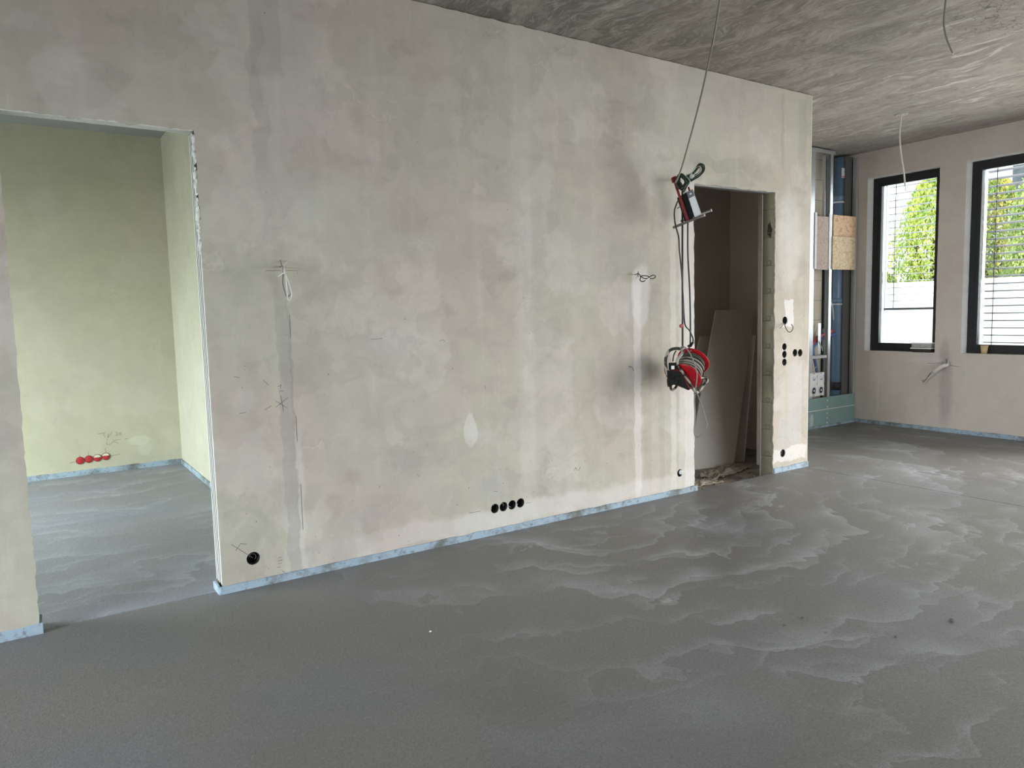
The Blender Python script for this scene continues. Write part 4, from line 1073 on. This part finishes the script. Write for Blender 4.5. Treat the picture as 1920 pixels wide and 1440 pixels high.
for k, (rr, mt) in enumerate(((.082, 0), (.095, 1), (.103, 2))):
    bm = bmesh.new()
    pts = []; turns = 9 if k < 2 else 5
    for i in range(turns*26):
        t_ = i/(turns*26-1); a_ = i/26*2*pi
        r2 = rr+.004*sin(a_*.37+k)+.003*mnoise.noise(Vector((a_*.4, k, 0)))
        o_ = -.082+.160*t_ if k < 2 else -.078+.10*t_
        pts.append(RM(0) @ Vector((r2*cos(a_), r2*sin(a_), o_+.006*mnoise.noise(Vector((a_*.2, k+4, 0))))))
    bm_tube(bm, pts, .0062, 6); ps.append(from_bm('wound_cable', bm, M_cbl[mt]))
# steel tube frame in front of and around the drum
ps.append(tube('frame_tube', catmull([Rr(1258, 723, -.06), Rr(1254, 705, -.10), Rr(1250, 686, -.12), Rr(1249, 668, -.12), Rr(1254, 654, -.12), Rr(1264, 648.5, -.12), Rr(1275, 648.5, -.12), Rr(1281, 652, -.12), Rr(1277, 660, -.125), Rr(1270.5, 668, -.13), Rr(1271, 680, -.13), Rr(1280, 692, -.125), Rr(1290, 708, -.11), Rr(1297, 721, -.08), Rr(1304, 732, -.04), Rr(1310, 735.5, .0), Rr(1317, 729, .06), Rr(1326, 721, .10), Rr(1324.5, 714, .10), Rr(1318, 713, .08), Rr(1304, 713, .02)], 6), .0115, FR, None, 12))
ps.append(tube('frame_tube', catmull([Rr(1258, 716, -.06), Rr(1258, 724, -.06), Rr(1261, 728.5, -.05), Rr(1267, 725, -.02), Rr(1271, 718, .0)], 6), .0095, FR, None, 12))
ps.append(tube('frame_brace', catmull([Rr(1268, 652, -.12), Rr(1264, 660, -.12), Rr(1262, 672, -.12)], 5), .005, M_wire_k, None, 8))
# black socket panel
def rslab(name, quad, w0, depth, mat, bev=0.):
    bm = bmesh.new(); A = [bm.verts.new(Rr(u, v, w0)) for u, v in quad]; B = [bm.verts.new(Rr(u, v, w0)+depth) for u, v in quad]
    bm.faces.new(A); bm.faces.new(B[::-1])
    nq = len(quad)
    for k in range(nq): bm.faces.new((A[k], A[(k+1) % nq], B[(k+1) % nq], B[k]))
    bmesh.ops.recalc_face_normals(bm, faces=bm.faces)
    if bev: bmesh.ops.bevel(bm, geom=bm.edges[:], offset=bev, segments=2, affect='EDGES')
    return from_bm(name, bm, mat)
M_pan = flat('scuffed_black_plastic', (.014, .015, .0135), .7, spec=.12, var=.8, scale=35)
ps.append(rslab('socket_panel', [(1253, 686), (1275, 688.5), (1294, 723), (1279, 716), (1265, 712), (1256, 717)], -.155, FWD*.07, M_pan, .004))
for (u, v) in ((1261, 697), (1269, 701), (1277, 708)):
    ps.append(lathe('socket_outlet', [(.017, 0), (.017, .004), (.012, .006), (.010, .002)], M_black, None, 18, basis(Rr(u, v, -.156), RGT, UPV, -FWD)))
ps.append(rslab('switch_block', [(1257, 672.5), (1269, 672.5), (1268, 686), (1257, 686)], -.15, FWD*.05, M_black, .003))
ps.append(rslab('switch_button', [(1259.5, 678), (1265.2, 678), (1265.2, 684.5), (1259.5, 684.5)], -.154, FWD*.004, M_plate, .0008))
ps.append(rslab('red_handle', [(1246.5, 684), (1250, 688), (1253, 702), (1248, 694)], -.11, FWD*.02, M_redsp, .002))
under(reel, *ps)

# cables between lamp and reel
def drop(pts, r_, label, mat=M_wire_k, grp='dark cables hanging between lamp and reel'):
    return tag(tube('power_cable', catmull(pts, 8), r_, mat), label, 'cable', grp)
drop([L(1279.6, 354, .0), L(1279.7, 400, .03), (4.182, -0.240, 2.107), (4.181, -0.240, 1.749), (4.171, -0.250, 1.428), Rr(1280, 650, -.06)], .0074, 'straight dark cable dropping from the lamp to the top of the reel')
drop([L(1272.5, 375, -.02), L(1266, 392, -.04), L(1265.5, 408, -.05), (4.048, -0.300, 2.117), (4.121, -0.260, 2.043), (4.139, -0.250, 1.946), (4.161, -0.250, 1.788), (4.178, -0.250, 1.589), (4.205, -0.240, 1.403), (4.279, -0.220, 1.344), (4.315, -0.220, 1.285), Rr(1299, 643, 0)], .0054, 'curved dark cable bulging left past the lamp stand and down to the reel plug')
drop([L(1290, 412, .02), (4.261, -0.220, 2.112), (4.284, -0.200, 1.914), (4.302, -0.200, 1.671), (4.299, -0.210, 1.425), Rr(1294.4, 646, .02)], .0062, 'right dark cable hanging beside the doorway edge')
pl = thing('plug', 'black plug at the lower end of the hanging cables on the reel', 'plug', Rr(1296, 647))
under(pl, tube('plug_body', [Rr(1292, 649.5, .0), Rr(1295, 647.5, .0), Rr(1300, 641.5, .0)], [.011, .0125, .008], M_black, None, 14), tube('plug_collar', [Rr(1290.5, 650.5, 0), Rr(1292, 649.5, 0)], .014, M_wire_k, None, 14))
drop([Rr(1275, 647, -.13), Rr(1281, 643.5, -.14), Rr(1289, 648.5, -.16), Rr(1297, 661, -.18), Rr(1303, 677, -.20), Rr(1306.5, 692, -.21), Rr(1304.5, 712, -.21), Rr(1304, 719, -.20), Rr(1309, 735, -.15), Rr(1318, 765, -.05), Rr(1325, 790, -.02), Rr(1325.5, 797, -.02), Rr(1320, 808, -.02), Rr(1311, 817, -.02), Rr(1304, 817, -.02), Rr(1301.5, 806, -.02), Rr(1303.5, 780, -.02), Rr(1302, 752, -.03), Rr(1303, 735, -.05)], .0046, 'loose grey cable looping below the reel into the doorway', M_wire_g)
r_ = thing('cable_clip', 'small red clip on the hanging cable above the reel', 'clip', (4.160, -0.250, 1.384))
under(r_, lathe('clip_body', [(.010, -.014), (.015, -.006), (.015, .008), (.006, .014)], flat('pink_red_plastic', (.42, .10, .13), .5), None, 14, basis((4.151, -0.255, 1.384), RGT, UPV, -FWD)),
      tube('clip_hook', [(4.153, -0.262, 1.392), (4.169, -0.258, 1.380)], .006, M_black))
